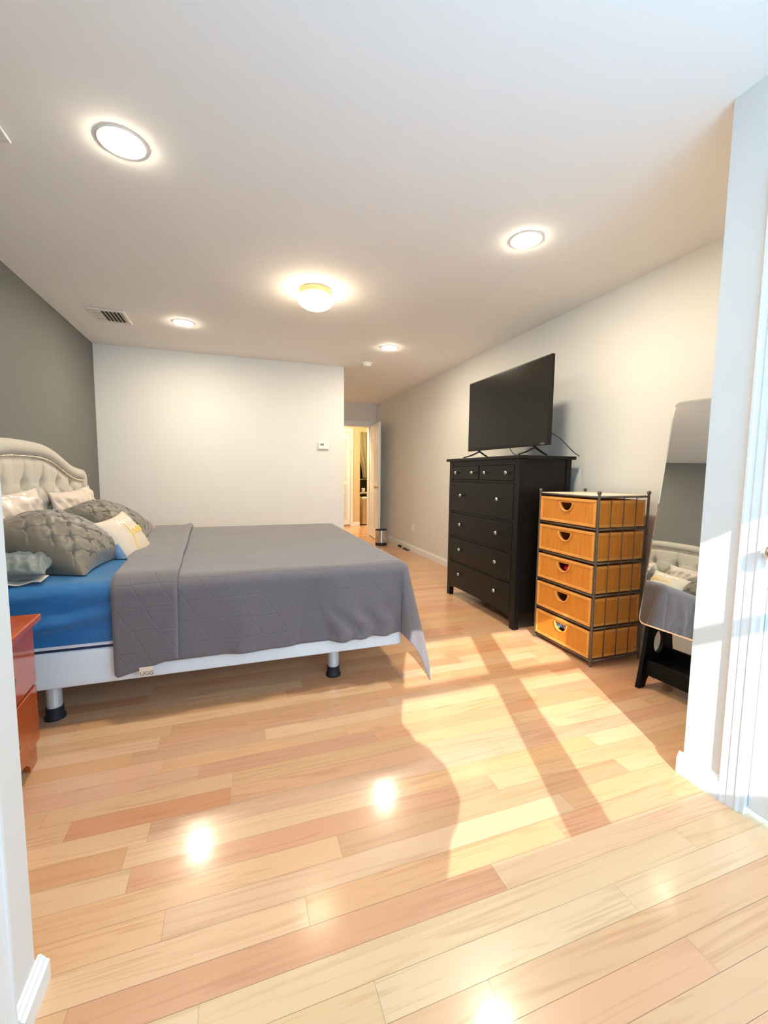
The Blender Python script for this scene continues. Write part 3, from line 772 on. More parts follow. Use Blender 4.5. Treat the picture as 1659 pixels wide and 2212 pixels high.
t = thing('mattress', 'thick mattress in a blue fitted sheet lying on the white box spring', 'mattress', (-.15, 3.17, .362))
rounded_block(MB(), BX0, .88, BY0+.006, BY1-.006, .365, .40, .08, .006).build('mattress_border', M_OFFWHITE, parent=t, smooth=True)
rounded_block(MB(), BX0+.01, .87, BY0+.010, BY1-.010, .3535, .3655, .05, .003).build('gap_strip', M_NAVY, parent=t, smooth=True)  # navy strip stands in for the dark gap between mattress and box spring
def sheet():
    x0, x1, y0, y1, z0, z1 = BX0, .88, BY0, BY1, .384, .655
    r = .055
    mb = MB()
    # top plus draped sides, sampled as one skin: profile across y
    Ltop = (y1-y0)-2*r; Ld = z1-z0-r; Lr = r*PI/2
    prof = []
    def P(s):
        # s from 0 at the near hem
        if s < Ld: return (y0, z0+s, -1)
        s2 = s-Ld
        if s2 < Lr: a = s2/r; return (y0+r-r*math.cos(a), z1-r+r*math.sin(a), 0)
        s3 = s2-Lr
        if s3 < Ltop: return (y0+r+s3, z1, 1)
        s4 = s3-Ltop
        if s4 < Lr: a = s4/r; return (y1-r+r*math.sin(a), z1-r+r*math.cos(a), 0)
        return (y1, z1-r-(s4-Lr), -1)
    tot = 2*Ld+2*Lr+Ltop
    def f(u, v):
        x = x0+(x1-x0)*u; y, z, k = P(tot*v)
        if z < z1-.01 and y < y0+r:     # wrinkles in the tucked side
            d = (z1-z)/(z1-z0)
            q = z-.16*x; y -= .034*math.sin(PI*min(1, d*1.02))*(1-.75*sstep(-.8, -.45, x))*(nz(x*1.3, q*19, 3)+.5*nz(x*2.5+3, q*40, 5))*min(1, 1) + .002
        else: z += 0.004*nz(x*4, y*3, 8)
        return (x, y, z)
    # uneven v sampling
    nv = 110
    mb.grid(lambda u, v: f(u, v), 120, nv)
    return mb
sheet().build('fitted_sheet', M_SHEET, parent=t, smooth=True)

# headboard
HBX = -1.235; HBC = 3.17
def hb_top(dy):
    d = abs(dy)
    pts = [(0, 1.350), (.15, 1.349), (.30, 1.340), (.42, 1.318), (.55, 1.278), (.68, 1.235), (.80, 1.205), (.92, 1.188), (1.02, 1.180), (1.20, 1.176)]
    for (a, za), (b, zb) in zip(pts[:-1], pts[1:]):
        if d <= b:
            t_ = (d-a)/(b-a); return za+(zb-za)*t_
    return pts[-1][1]
def hb_smooth(dy): return sum(hb_top(dy+q) for q in (-.06, -.03, 0, .03, .06))/5
HBW = 1.10
t = thing('headboard', 'beige button-tufted upholstered headboard with arched rolled top edge', 'headboard', (-1.29, HBC, 0))
bk = MB(); n = 60
outline = [(-HBW+.02, .25)] + [(HBW-.02, .25)] + [(HBW-.02-(2*HBW-.04)*i/n, hb_smooth(HBW-.02-(2*HBW-.04)*i/n)-.03) for i in range(n+1)]
bk.prism(outline, lambda p, k: (XL+.012+k*.06, HBC+p[0], p[1])).build('back_panel', M_LINEN, parent=t)
# rolled border
path = [(HBX-.005, HBC-HBW+.045, .30+.09*i) for i in range(0, 10)]
za = hb_smooth(-HBW+.06)-.047
path = [(HBX-.005, HBC-HBW+.045, .30+(za-.05-.30)*i/8) for i in range(9)] + [(HBX-.005, HBC-HBW+.052, za-.02)]
for i in range(0, 61):
    dy = -HBW+.075+(2*HBW-.15)*i/60
    path.append((HBX-.005, HBC+dy, hb_smooth(dy)-.047))
path += [(HBX-.005, HBC+HBW-.052, za-.02)] + [(HBX-.005, HBC+HBW-.045, za-.05-(za-.05-.30)*i/8) for i in range(9)]
rb = MB(); rb.tube(path, [.047]*len(path), 16, up=(1, 0, 0)); rb.build('rolled_border', M_LINEN, parent=t, smooth=True)
# tufted field
BUT = []
sp = .262
for j, zz in enumerate((1.075, .90, .725, .55)):
    for i in range(-5, 6):
        y = (i+(.5 if j % 2 else 0))*sp
        if abs(y) < HBW-.10: BUT.append((y, zz))
def hb_field(u, v):
    dy = -HBW+.06+(2*HBW-.12)*u
    zt = hb_smooth(dy)-.085
    z = .30+(zt-.30)*v
    d2 = min((dy-a)**2+((z-b)*1.0)**2 for a, b in BUT)
    d = math.sqrt(d2)
    dep = -.045*math.exp(-(d/.034)**2)-.012*math.exp(-(d/.085)**2)
    # pleat lines: diamonds between the buttons, straight verticals above the top row
    zz = (z-1.075)
    if zz > 0:
        q = (dy/sp) - round(dy/sp); dl = abs(q)*sp
        dep -= .016*math.exp(-(dl/.013)**2)*(1-.5*sstep(0, .22, zz))
        dep += .010*(1-(2*q)**2)
    else:
        a = dy/sp-zz/.35; b = dy/sp+zz/.35
        for q in (a, b):
            qq = q-round(q); dep -= .014*math.exp(-(abs(qq)*.2/.013)**2)
        dep += .008
    e = min(1, (1-v)*14*max(.2, zt-.3), u*40, (1-u)*40)
    return (HBX+.002+dep*(0.3+.7*sstep(0, 1, e))+.012*sstep(0, 1, e), HBC+dy, z)
hf = MB(); hf.grid(hb_field, 260, 120); hf.build('tufted_field', M_LINEN, parent=t, smooth=True)
bt = MB()
for y, z in BUT:
    MB().sphere((HBX-.028, HBC+y, z), .013, 12, 6, (.6, 1, 1)).build('tuft_button', M_LINEN, parent=t, smooth=True)
nl = MB()
for i in range(116):
    dy = -HBW+.085+(2*HBW-.17)*i/115
    nl.sphere((HBX+.022, HBC+dy, hb_smooth(dy)-.099), .0065, 8, 5, (.7, 1, 1))
nl.build('nailhead_trim', M_NAIL, parent=t, smooth=True)

# quilt
QT = .668; QY0, QY1, QXF = 2.175, 4.155, .925; QR = .055
def drape(x, y, lift=0.0, ripple=1.0):
    """flat cloth coordinates (x, y) laid over the mattress -> 3D"""
    a = max(0.0, x-(QXF-QR)); bn = max(0.0, (QY0+QR)-y); bf = max(0.0, y-(QY1-QR))
    b = max(bn, bf); sgn = -1 if bn > 0 else 1
    rho = math.hypot(a, b)
    ex, ey = min(x, QXF-QR), min(max(y, QY0+QR), QY1-QR)
    if rho < 1e-9:
        return Vector((x, y, QT+lift+.004*nz(x*3, y*3, 2)))
    R = QR+lift
    if rho < R*PI/2: o = R*math.sin(rho/R); d = R*(1-math.cos(rho/R))
    else: o = R; d = R+rho-R*PI/2
    ca, sa = a/rho, b/rho
    dd = max(0, d-.05)
    if sa > .99:            # long sides: hanging folds
        w_ = .024*dd/.3*(math.sin(x*11+1.0)+.6*math.sin(x*23+2)+1.1*math.sin(x*44+4*nz(x*3, d*7, 1))*max(0, nz(x*2.6, d*1.5, 7)+.25))*sstep(-.2, .3, x)
        o += max(-.010, ripple*(w_+.02*dd*nz(x*5, d*3, 4)+.02*dd))
    elif ca > .99:
        o += .03*dd*(math.sin(ey*13)+.5*math.sin(ey*29+1))+.06*dd
    else:                   # corner: the spare cloth swings out as a point
        s2 = 2*ca*sa
        o += dd*(.24*s2+.06*ca+.01) + .03*dd*math.sin(6*math.atan2(sa, ca)); d += .11*s2*dd
    return Vector((ex+ca*o, ey+sgn*sa*o, QT+lift-d))
def qxl(y): return -.535-.065*max(0, (y-2.2))
NEAR, FAR, FOOT = .432, .42, .47
def quilt():
    x0f = lambda y: qxl(y)
    ya, yb = QY0+QR-NEAR, QY1-QR+FAR
    xb = QXF-QR+FOOT
    mb = MB(); uv = []
    def f(u, v):
        y = ya+(yb-ya)*v
        xa = x0f(y)+.01
        x = xa+(xb-xa)*u
        uv.append((x, y)); return drape(x, y)
    mb.grid(f, 200, 230)
    t = thing('quilt', 'dark grey stitched quilt spread over the bed, corner trailing at the foot', 'quilt', (.2, 3.17, QT))
    mb.build('quilt_body', M_QUILT, parent=t, smooth=True, solid=.008, uvfn=lambda p, i: uv[i], uvname='cloth')
    # folded-back band at the head end
    mb = MB(); uv2 = []
    def g(u, v):
        ext = .066*sstep(0, .12, u)*(1-.95*max(0, (u-.12)/.88))
        y = ya-ext+(yb-ya+ext)*v
        xl = x0f(y); wd = .262+.02*(y-2.2)*.5
        # u: 0 = under the fold roll, then over and along to the free edge
        if u < .12:
            a = PI*(u/.12); lift = .013*(1-math.cos(a)); x = xl+.012-.016*math.sin(a)
        else:
            q = (u-.12)/.88; x = xl+.012+(wd-.012)*q
            lift = .026+.012*math.exp(-((q-.93)/.10)**2)*sstep(2.3, 2.9, y) - .012*sstep(.97, 1.0, q)
        x += .012*nz(y*2.2, 1.7, 3)*sstep(.6, 1, u)
        uv2.append((x+3.3, y+.04)); return drape(x, y-(.57*lift if y < QY0 else 0), lift, ripple=.3)
    mb.grid(g, 60, 230)
    fo = mb.build('folded_edge', M_QUILT, parent=t, smooth=True, solid=.008, uvfn=lambda p, i: uv2[i], uvname='cloth')
    # hem piping along the free edges
    # woven tag at the hem of the folded band
    p = drape(-.415, ya-.055, .026, .3)
    tg = MB().box((-.438, p.y-.012, p.z-.030), (-.382, p.y-.009, p.z+.012)).build('woven_tag', M_TAG, parent=t)
    vs, fs = text_mesh('UGG', .026, extrude=.0003)
    m = MB(); m.add([(-.436+x*1.0, p.y-.0125-z, p.z-.026+y) for x, y, z in vs], fs)
    m.build('tag_lettering', M_TAGINK, parent=tg)
quilt()

# pillows and cushions
def pillow_surface(ha, hb, th, pinch=.10, fn=None, pw=.5):
    def S(u, v, side):
        x = ha*u*(1-pinch*(1-v*v)**1.0*abs(u)**3)
        y = hb*v*(1-pinch*(1-u*u)**1.0*abs(v)**3)
        e = max(0, (1-u*u)*(1-v*v))
        h = th*e**pw
        if fn: h += fn(u, v, side)*min(1, e*5)
        return Vector((x, y, side*h))
    return S
def frame_matrix(C, a, b):
    a = Vector(a).normalized(); b = Vector(b); b = (b-a*a.dot(b)).normalized(); n = a.cross(b)
    return Matrix(((a.x, b.x, n.x, C[0]), (a.y, b.y, n.y, C[1]), (a.z, b.z, n.z, C[2]), (0, 0, 0, 1)))
def pillow(name, label, cat, C, a, b, ha, hb, th, m, fn=None, pinch=.10, n=80, group=None, pw=.5, floorz=None, post=None):
    M = frame_matrix(C, a, b); S = pillow_surface(ha, hb, th, pinch, fn, pw)
    def W(u, v, side):
        p = M @ S(u, v, side)
        if post: p = post(p)
        if floorz is not None and p.z < floorz: p.z = floorz+.15*(p.z-floorz)*0
        return p
    def cl(x): return max(-1, min(1, math.sin(x*PI/2)))
    mb = MB()
    for side in (1, -1): mb.grid(lambda u, v: W(cl(u), cl(v), side), n, n, -1, 1, -1, 1)
    me_origin = (C[0], C[1], C[2])
    o = mb.build(name, m, origin=me_origin, smooth=True)
    bm = bmesh.new(); bm.from_mesh(o.data); bmesh.ops.remove_doubles(bm, verts=bm.verts, dist=.0006); bmesh.ops.recalc_face_normals(bm, faces=bm.faces); bm.to_mesh(o.data); bm.free()
    for p in o.data.polygons: p.use_smooth = True
    tag(o, label, cat, group)
    return o, W
def keep(p, x0=-9, x1=9, y0=-9, y1=9):
    # a soft body presses flat where its neighbour stands
    def soft(v, lo, hi):
        if v < lo: return lo+.04*math.tanh((v-lo)/.3)*0+.0
        if v > hi: return hi
        return v
    return Vector((soft(p.x, x0, x1), soft(p.y, y0, y1), p.z))
def pintuck(seed, k=3.1, amp=.016):
    def fn(u, v, side):
        uu = u+.05*nz(u*3, v*3, seed); vv = v+.05*nz(u*3, v*3, seed+9)
        p, q = (uu+vv)*k*.72+.5, (uu-vv)*k*.72
        dp, dq = abs(p-round(p)), abs(q-round(q))
        # creases fade half way between the pinches
        c = max(math.exp(-(dp/.045)**2)*(.10+.90*abs(math.cos(PI*q))**2), math.exp(-(dq/.045)**2)*(.10+.90*abs(math.cos(PI*p))**2))
        pin = math.exp(-((dp*dp+dq*dq)/.009))
        return -amp*1.6*c-amp*.8*pin+amp*.35+.010*nz(u*4, v*4, seed)+.004*nz(u*11, v*11, seed+2)
    return fn
def satin(seed):
    def fn(u, v, side):
        return .011*math.sin(u*26+5*v+3*nz(u*2, v*2, seed))*(.6+.6*nz(u*1.5, v*4, seed+4))+.022*nz(u*3.5, v*2.5, seed)+.007*nz(u*12, v*5, seed)
    return fn
MZ = .662
pillow('pillow', 'ivory satin pillow leaning on the headboard at the left edge of the photo', 'pillow', (-1.15, 2.78, .855), (0.0, 1, 0.02), (-.15, 0, .98), .43, .195, .075, M_IVORY, satin(1), group='ivory satin pillows', floorz=MZ, post=lambda p: keep(p, x0=-1.19, x1=-1.085))
pillow('pillow', 'ivory satin pillow leaning on the headboard beside the far wall', 'pillow', (-1.14, 3.80, .84), (0.0, 1, 0.03), (-.2, 0, .98), .41, .195, .075, M_IVORY, satin(5), group='ivory satin pillows', floorz=MZ, post=lambda p: keep(p, x0=-1.19, x1=-1.085))
pillow('pillow', 'slate satin pillow partly hidden behind the near end of the large pintuck pillow', 'pillow', (-1.02, 2.35, .725), (0.92, .1, -.02), (-.1, .95, .10), .20, .14, .06, M_SLATE, lambda u, v, s_: .5*satin(8)(u, v, s_), floorz=.677, post=lambda p: keep(p, x0=-1.19))
pillow('pillow', 'large grey pintuck pillow at the near edge of the bed', 'pillow', (-.895, 2.66, .775), (.82, -.10, -.42), (.06, .98, .06), .262, .265, .155, M_GREYTAFFETA, pintuck(3), group='grey pintuck pillows', n=200, floorz=MZ, post=lambda p: keep(p, x0=-1.088), pw=.52, pinch=.14)
pillow('pillow', 'grey pintuck pillow behind the beige cushion, farther from the camera', 'pillow', (-.86, 3.56, .775), (.78, -.05, -.42), (.10, .98, .05), .28, .27, .135, M_GREYTAFFETA, pintuck(17), group='grey pintuck pillows', n=200, floorz=MZ, post=lambda p: keep(p, x0=-1.088, x1=-.64), pw=.52, pinch=.13)
o = MB(); o.grid(lambda u, v: (-1.0+.17*u, 2.225+.09*v+.02*u, .668+.006*math.sin(u*9)+.008*v), 20, 8)
o = o.build('folded_cloth', M_IVORY, origin=(-.92, 2.26, .665), smooth=True, solid=.004); tag(o, 'white cloth corner on the blue sheet under the slate pillow', 'cloth')
CC, CA, CB = (-.645, 2.93, .748), (.16, .96, .10), (-.50, .02, .86)
cush, CW = pillow('throw_cushion', 'small beige throw cushion lettered Journey in front of the grey pillows', 'cushion', CC, CA, CB, .185, .165, .075, M_BEIGE, lambda u, v, s: .004*nz(u*3, v*3, 2), pinch=.09, n=60, floorz=MZ, pw=.45)
# blue gusset showing along the near side of the cushion
def gus(u, v):
    a = CW(-.93, -.92+.95*u, 1); b = CW(-.93, -.92+.95*u, -1)
    p = a.lerp(b, v); q = CW(-1, -.92+.95*u, 1)
    return p+(q-a.lerp(b, .5))*(.9*math.sin(PI*v))
g = MB(); g.grid(gus, 24, 8); g.build('side_panel', M_DENIM, parent=cush, smooth=True, solid=.003)
# lettering follows the cushion face
def on_cushion(u, v, lift=.0022):
    p = CW(u, v, 1); e = .01
    n = (CW(u+e, v, 1)-CW(u-e, v, 1)).cross(CW(u, v+e, 1)-CW(u, v-e, 1)).normalized()
    return p+n*lift
def stroke(pts, sx, sy, ox, oy, r, name, m):
    mb = MB()
    for poly in pts:
        q = catmull([(p[0], p[1], 0) for p in poly], 6)
        mb.tube([on_cushion(max(-.97, min(.97, ox+sx*p.x)), max(-.97, min(.97, oy+sy*p.y))) for p in q], r, 6)
    return mb.build(name, m, parent=cush, smooth=True)
J = [(-.1, 2.3), (.35, 2.55), (.8, 2.2), (.85, 1.2), (.75, 0), (.55, -1.5), (.25, -2.3), (-.05, -2.2), (.05, -1.5), (.6, -.5), (1.15, .1)]
script = [J,
    [(1.15, .1), (1.35, .75), (1.75, 1.0), (1.55, .95), (1.3, .55), (1.45, .05), (1.8, .1), (1.95, .6), (1.75, 1.0), (2.1, .75), (2.3, .95)],
    [(2.3, .95), (2.25, .3), (2.45, .0), (2.75, .35), (2.9, .95), (2.88, .3), (3.05, .0), (3.25, .3)],
    [(3.25, .3), (3.4, 1.0), (3.5, 1.1), (3.6, .85), (3.85, .85), (3.8, .3), (3.95, 0), (4.15, .3)],
    [(4.15, .3), (4.3, .95), (4.25, .0), (4.4, .7), (4.65, 1.0), (4.75, .7), (4.7, .2), (4.85, .0), (5.05, .3)],
    [(5.05, .3), (5.4, .6), (5.45, .95), (5.2, 1.0), (5.1, .5), (5.3, .0), (5.65, .25)],
    [(5.65, .25), (5.8, .95), (5.75, .3), (5.95, .05), (6.2, .4), (6.35, .95), (6.2, -.6), (5.95, -1.4), (5.75, -1.2), (6.1, -.4), (6.6, .3)]]
stroke(script, .205, .215, -.36, .02, .0019, 'yellow_lettering', M_YELLOW)
vs, fs = text_mesh('Enjoy the', .34, shear=.35)
mb = MB(); mb.add([on_cushion(max(-.97, min(.97, -.45+x*.85)), max(-.97, min(.97, .52+y*.95)), .0016) for x, y, z in vs], fs)
mb.build('white_lettering', M_WHITETHREAD, parent=cush)

# ------------------------------------------------------------------ nightstands
def nightstand(loc, rot, label):
    t = thing('nightstand', label, 'nightstand', loc, group='cherry nightstands', rot=(0, 0, rot))
    # local frame: x from wall (0) to front (w), y from near (0) to far (d)
    w_, d_, h_ = .575, .56, .60
    MB().box((-.005, -.02, h_-.028), (w_+.02, d_+.02, h_)).build('top', M_CHERRY, parent=t, bevel=.006, bseg=3)
    MB().box((0, 0, .07), (w_-.018, d_, h_-.028)).build('carcass', M_CHERRY, parent=t, bevel=.002)
    for k, (a, b) in enumerate(((.10, .325), (.335, .562))):
        dr = MB().box((w_-.018, .012, a), (w_, d_-.012, b)).build('drawer', M_CHERRY, parent=t, bevel=.004)
        MB().lathe([(.001, .026), (.014, .024), (.016, .016), (.007, .010), (.007, 0)], (w_, d_/2, (a+b)/2), 'X', 16).build('knob', M_BRASS, parent=dr, smooth=True)
    # bracket feet with a curved apron
    pr = [(0, 0), (.07, 0), (.075, .025), (.11, .052), (.16, .06), (d_-.16, .06), (d_-.11, .052), (d_-.075, .025), (d_-.07, 0), (d_, 0), (d_, .085), (0, .085)]
    MB().prism(pr, lambda p, k: (w_-.034+k*.016, p[0], p[1])).build('apron', M_CHERRY, parent=t)
    for y in (0, d_-.05): MB().box((.0, y, 0), (.05, y+.05, .07)).build('foot', M_CHERRY, parent=t)
    return t
nightstand((-1.295, 1.375, 0), math.radians(4.0), 'glossy cherry nightstand at the left edge, between near wall and bed')
nightstand((-1.325, 4.40, 0), 0.0, 'cherry nightstand on the far side of the bed beside the far wall')

# ------------------------------------------------------------------ black chest of drawers
def dresser():
    x0, x1, y0, y1, h = 1.945, 2.42, 2.595, 3.660, 1.31
    t = thing('dresser', 'tall black wooden chest of drawers under the television', 'dresser', ((x0+x1)/2, (y0+y1)/2, 0))
    st = .055
    MB().box((x0-.025, y0-.025, h-.024), (x1+.02, y1+.025, h)).build('top', M_BLACKWOOD, parent=t, bevel=.003)
    for (xa, ya) in ((x0, y0), (x0, y1-st), (x1-.045, y0), (x1-.045, y1-st)):
        MB().box((xa, ya, 0), (xa+.045, ya+st, h-.024)).build('leg', M_BLACKWOOD, parent=t, bevel=.003)
    for y in (y0+.008, y1-.026):
        MB().box((x0+.045, y, .115), (x1-.045, y+.018, h-.024)).build('side_panel', M_BLACKWOOD, parent=t)
    MB().box((x1-.012, y0+st, .115), (x1-.004, y1-st, h-.024)).build('back_panel', M_BLACKMATTE, parent=t)
    ya, yb = y0+st, y1-st
    # rails between drawers
    ym = (ya+yb)/2
    for z in (h-.066, 1.103, .806, .572, .342, .110):
        MB().box((x0+.004, ya, z), (x0+.03, yb, z+.018 if z < 1.2 else h-.024)).build('rail', M_BLACKWOOD, parent=t)
    MB().box((x0+.004, ym-.014, 1.121), (x0+.03, ym+.014, h-.066)).build('divider', M_BLACKWOOD, parent=t)
    pr = [(ya, .128), (ya, .075), (ya+.10, .098), (ym, .104), (yb-.10, .098), (yb, .075), (yb, .128)]
    MB().prism(pr, lambda p, k: (x0+.003+k*.018, p[0], p[1])).build('apron', M_BLACKWOOD, parent=t)
    def drawer(a, b, z0, z1, ks):
        dr = MB().box((x0-.003, a+.003, z0+.003), (x0+.016, b-.003, z1-.003)).build('drawer', M_BLACKWOOD, parent=t, bevel=.002)
        for ky in ks:
            kb = MB(); kz = (z0+z1)/2+(.0 if z1-z0 < .15 else .012)
            kb.lathe([(.007, 0), (.006, -.010), (.008, -.014), (.0155, -.019), (.0165, -.024), (.012, -.030), (.004, -.033), (.001, -.0335)], (x0-.003, ky, kz), 'X', 18)
            kb.build('knob', M_KNOB, parent=dr, smooth=True)
    drawer(ya, ym-.014, 1.121, h-.066, (2.725, 3.02)); drawer(ym+.014, yb, 1.121, h-.066, (3.215, 3.50))
    for z0, z1 in ((.824, 1.103), (.590, .806), (.360, .572), (.128, .342)): drawer(ya, yb, z0, z1, (2.83, 3.40))
dresser()

# ------------------------------------------------------------------ television
def tv():
    X, y0, y1, z0, z1 = 2.105, 2.492, 3.602, 1.385, 2.018
    t = thing('television', 'black flat screen television standing on the dresser', 'television', (X, (y0+y1)/2, 1.31))
    MB().box((X, y0, z0), (X+.028, y1, z1)).build('bezel', M_BLACKPLASTIC, parent=t, bevel=.003)
    MB().box((X+.028, y0+.12, z0+.04), (X+.062, y1-.12, z1-.16)).build('rear_housing', M_BLACKPLASTIC, parent=t, bevel=.015)
    MB().box((X-.0012, y0+.011, z0+.022), (X+.004, y1-.011, z1-.011)).build('screen', M_SCREEN, parent=t)
    vs, fs = text_mesh('VIZIO', .018, extrude=.0004)
    m = MB(); m.add([(X-.0008-z, y0+.085-x, z0+.0045+y) for x, y, z in vs], fs); m.build('logo', M_KNOB, parent=t)
    for yc, sgn in ((y0+.17, -1), (y1-.17, 1)):
        fm = MB()
        fm.tube([(X+.015, yc, z0+.02), (X+.014, yc, z0-.012), (X-.06, yc+sgn*.008, z0-.045), (X-.135, yc+sgn*.015, 1.318)], [.012, .012, .010, .008], 8, flat=.7)
        fm.tube([(X+.015, yc, z0-.002), (X+.07, yc, z0-.035), (X+.135, yc, 1.318)], [.012, .010, .008], 8, flat=.7)
        fm.build('foot', M_BLACKPLASTIC, parent=t, smooth=True)
    MB().tube(catmull([(X+.05, y0+.13, z0+.12), (X+.10, y0+.02, z0+.06), (X+.16, y0-.03, z0-.02), (X+.22, y0-.02, 1.33), (X+.30, y0+.03, 1.318), (X+.34, y0+.06, 1.312)], 8), .0035, 8).build('power_cord', M_RUBBER, parent=t, smooth=True)
    MB().tube(catmull([(X+.05, 3.05, z0+.06), (X+.08, 3.03, z0-.02), (X+.10, 3.0, 1.335), (X+.18, 2.98, 1.316)], 8), .0028, 8).build('cable', M_RUBBER, parent=t, smooth=True)
tv()

# ------------------------------------------------------------------ rattan drawer tower
def tower():
    x0, x1, y0, y1 = 2.022, 2.418, 1.937, 2.447
    zr = [.035, .235, .440, .640, .845]; zt = 1.040
    t = thing('drawer_tower', 'five-drawer rattan storage tower in a grey metal frame', 'storage drawers', ((x0+x1)/2, (y0+y1)/2, 0))
    for x in (x0, x1):
        for y in (y0, y1):
            p = MB().lathe([(.0075, 0), (.0075, 1.055)], (x, y, 0), n=12).build('post', M_IRON, parent=t, smooth=False)
            MB().sphere((x, y, 1.064), .0125, 14, 8).build('finial', M_IRON, parent=p, smooth=True)
    for z in zr+[zt]:
        for (a, b) in (((x0, y0), (x0, y1)), ((x1, y0), (x1, y1)), ((x0, y0), (x1, y0)), ((x0, y1), (x1, y1))):
            MB().tube([(a[0], a[1], z), (b[0], b[1], z)], .0058, 10).build('rail', M_IRON, parent=t, smooth=True)
    for y in (y0, y1):
        for k in (1, 2, 3):
            x = x0+(x1-x0)*k/4
            MB().tube([(x, y, zr[0]), (x, y, zt)], .0026, 8).build('side_rod', M_IRON, parent=t, smooth=True)
    MB().box((x0+.004, y0+.004, zt-.002), (x1-.004, y1-.004, zt+.010)).build('top_board', M_CREAMTOP, parent=t, bevel=.003)
    yc = (y0+y1)/2
    for i, z in enumerate(zr):
        za, zb = z+.011, (zr+[zt])[i+1]-.018
        ya, yb = y0+.012, y1-.012
        xa, xb = x0-.004, x1-.015
        # woven front with a half-moon hand hole
        r = .052; zh = zb-.030
        hole = [(yc+r*math.cos(a), zh-r*1.0*math.sin(a)) for a in [PI*k/18 for k in range(19)]]
        fr = MB(); fr.prism([(ya, za), (yb, za), (yb, zb), (ya, zb)], lambda p, k: (xa+k*.010, p[0], p[1]), [hole])
        d = fr.build('drawer', M_RATTAN, parent=t, uvfn=lambda p, i: (p[1], p[2]))
        # cane rim round the front face
        c = .018; rim = MB()
        rim.box((xa-.004, ya, za), (xa+.003, yb, za+c)).box((xa-.004, ya, zb-c), (xa+.003, yb, zb))
        rim.box((xa-.004, ya, za+c), (xa+.003, ya+c, zb-c)).box((xa-.004, yb-c, za+c), (xa+.003, yb, zb-c))
        rim.build('cane_rim', M_CANE, parent=d, bevel=.003)
        hr = MB(); pth = [(xa-.003, yc+(r+.004)*math.cos(a), zh-(r+.004)*math.sin(a)) for a in [PI*k/20 for k in range(21)]]
        hr.tube(pth, .0048, 8); hr.build('handle_ring', M_CANE, parent=d, smooth=True)
        # woven sides, back and base
        for y in (ya, yb-.008):
            MB().box((xa+.010, y, za), (xb, y+.008, zb-.004)).build('side_panel', M_RATTAN, parent=d, uvfn=lambda p, i: (p[0], p[2]))
            yo = y-.003 if y == ya else y+.008
            s_ = MB().box((xa+.012, yo, zb-.020), (xb, yo+.003, zb-.003)).box((xa+.012, yo, za), (xb, yo+.003, za+.016)).box((xa+.012, yo, za+.016), (xa+.026, yo+.003, zb-.020)).box((xb-.014, yo, za+.016), (xb, yo+.003, zb-.020))
            s_.build('side_rim', M_CANE, parent=d)
        MB().box((xb-.008, ya+.008, za), (xb, yb-.008, zb-.004)).build('rear_panel', M_RATTAN, parent=d, uvfn=lambda p, i: (p[1], p[2]))
        MB().box((xa+.010, ya+.008, za), (xb-.008, yb-.008, za+.006)).build('base_panel', M_RATTAN, parent=d, uvfn=lambda p, i: (p[0], p[1]))
        # contents that show through two of the hand holes
        if i == 2:
            o = MB().sphere((xa+.075, yc-.003, zh-.048), .06, 24, 14, (.9, 1.0, .78)).build('vinyl_pouch', M_RED, origin=(xa+.075, yc, zh-.05), smooth=True)
            tag(o, 'shiny red pouch showing through the middle drawer hand hole', 'pouch')
        if i == 0:
            m = MB()
            def cl(u, v):
                return (xa+.02+.10*u, yc-.06+.12*v, za+.05+.05*(1-u)+.028*math.sin(v*13+u*7)+.02*nz(u*3, v*4, 6)+.03)
            m.grid(cl, 24, 30); o = m.build('folded_garment', M_BLUECLOTH, origin=(xa+.07, yc, za+.05), smooth=True, solid=.004)
            tag(o, 'pale blue garment showing through the bottom drawer hand hole', 'clothing')
tower()

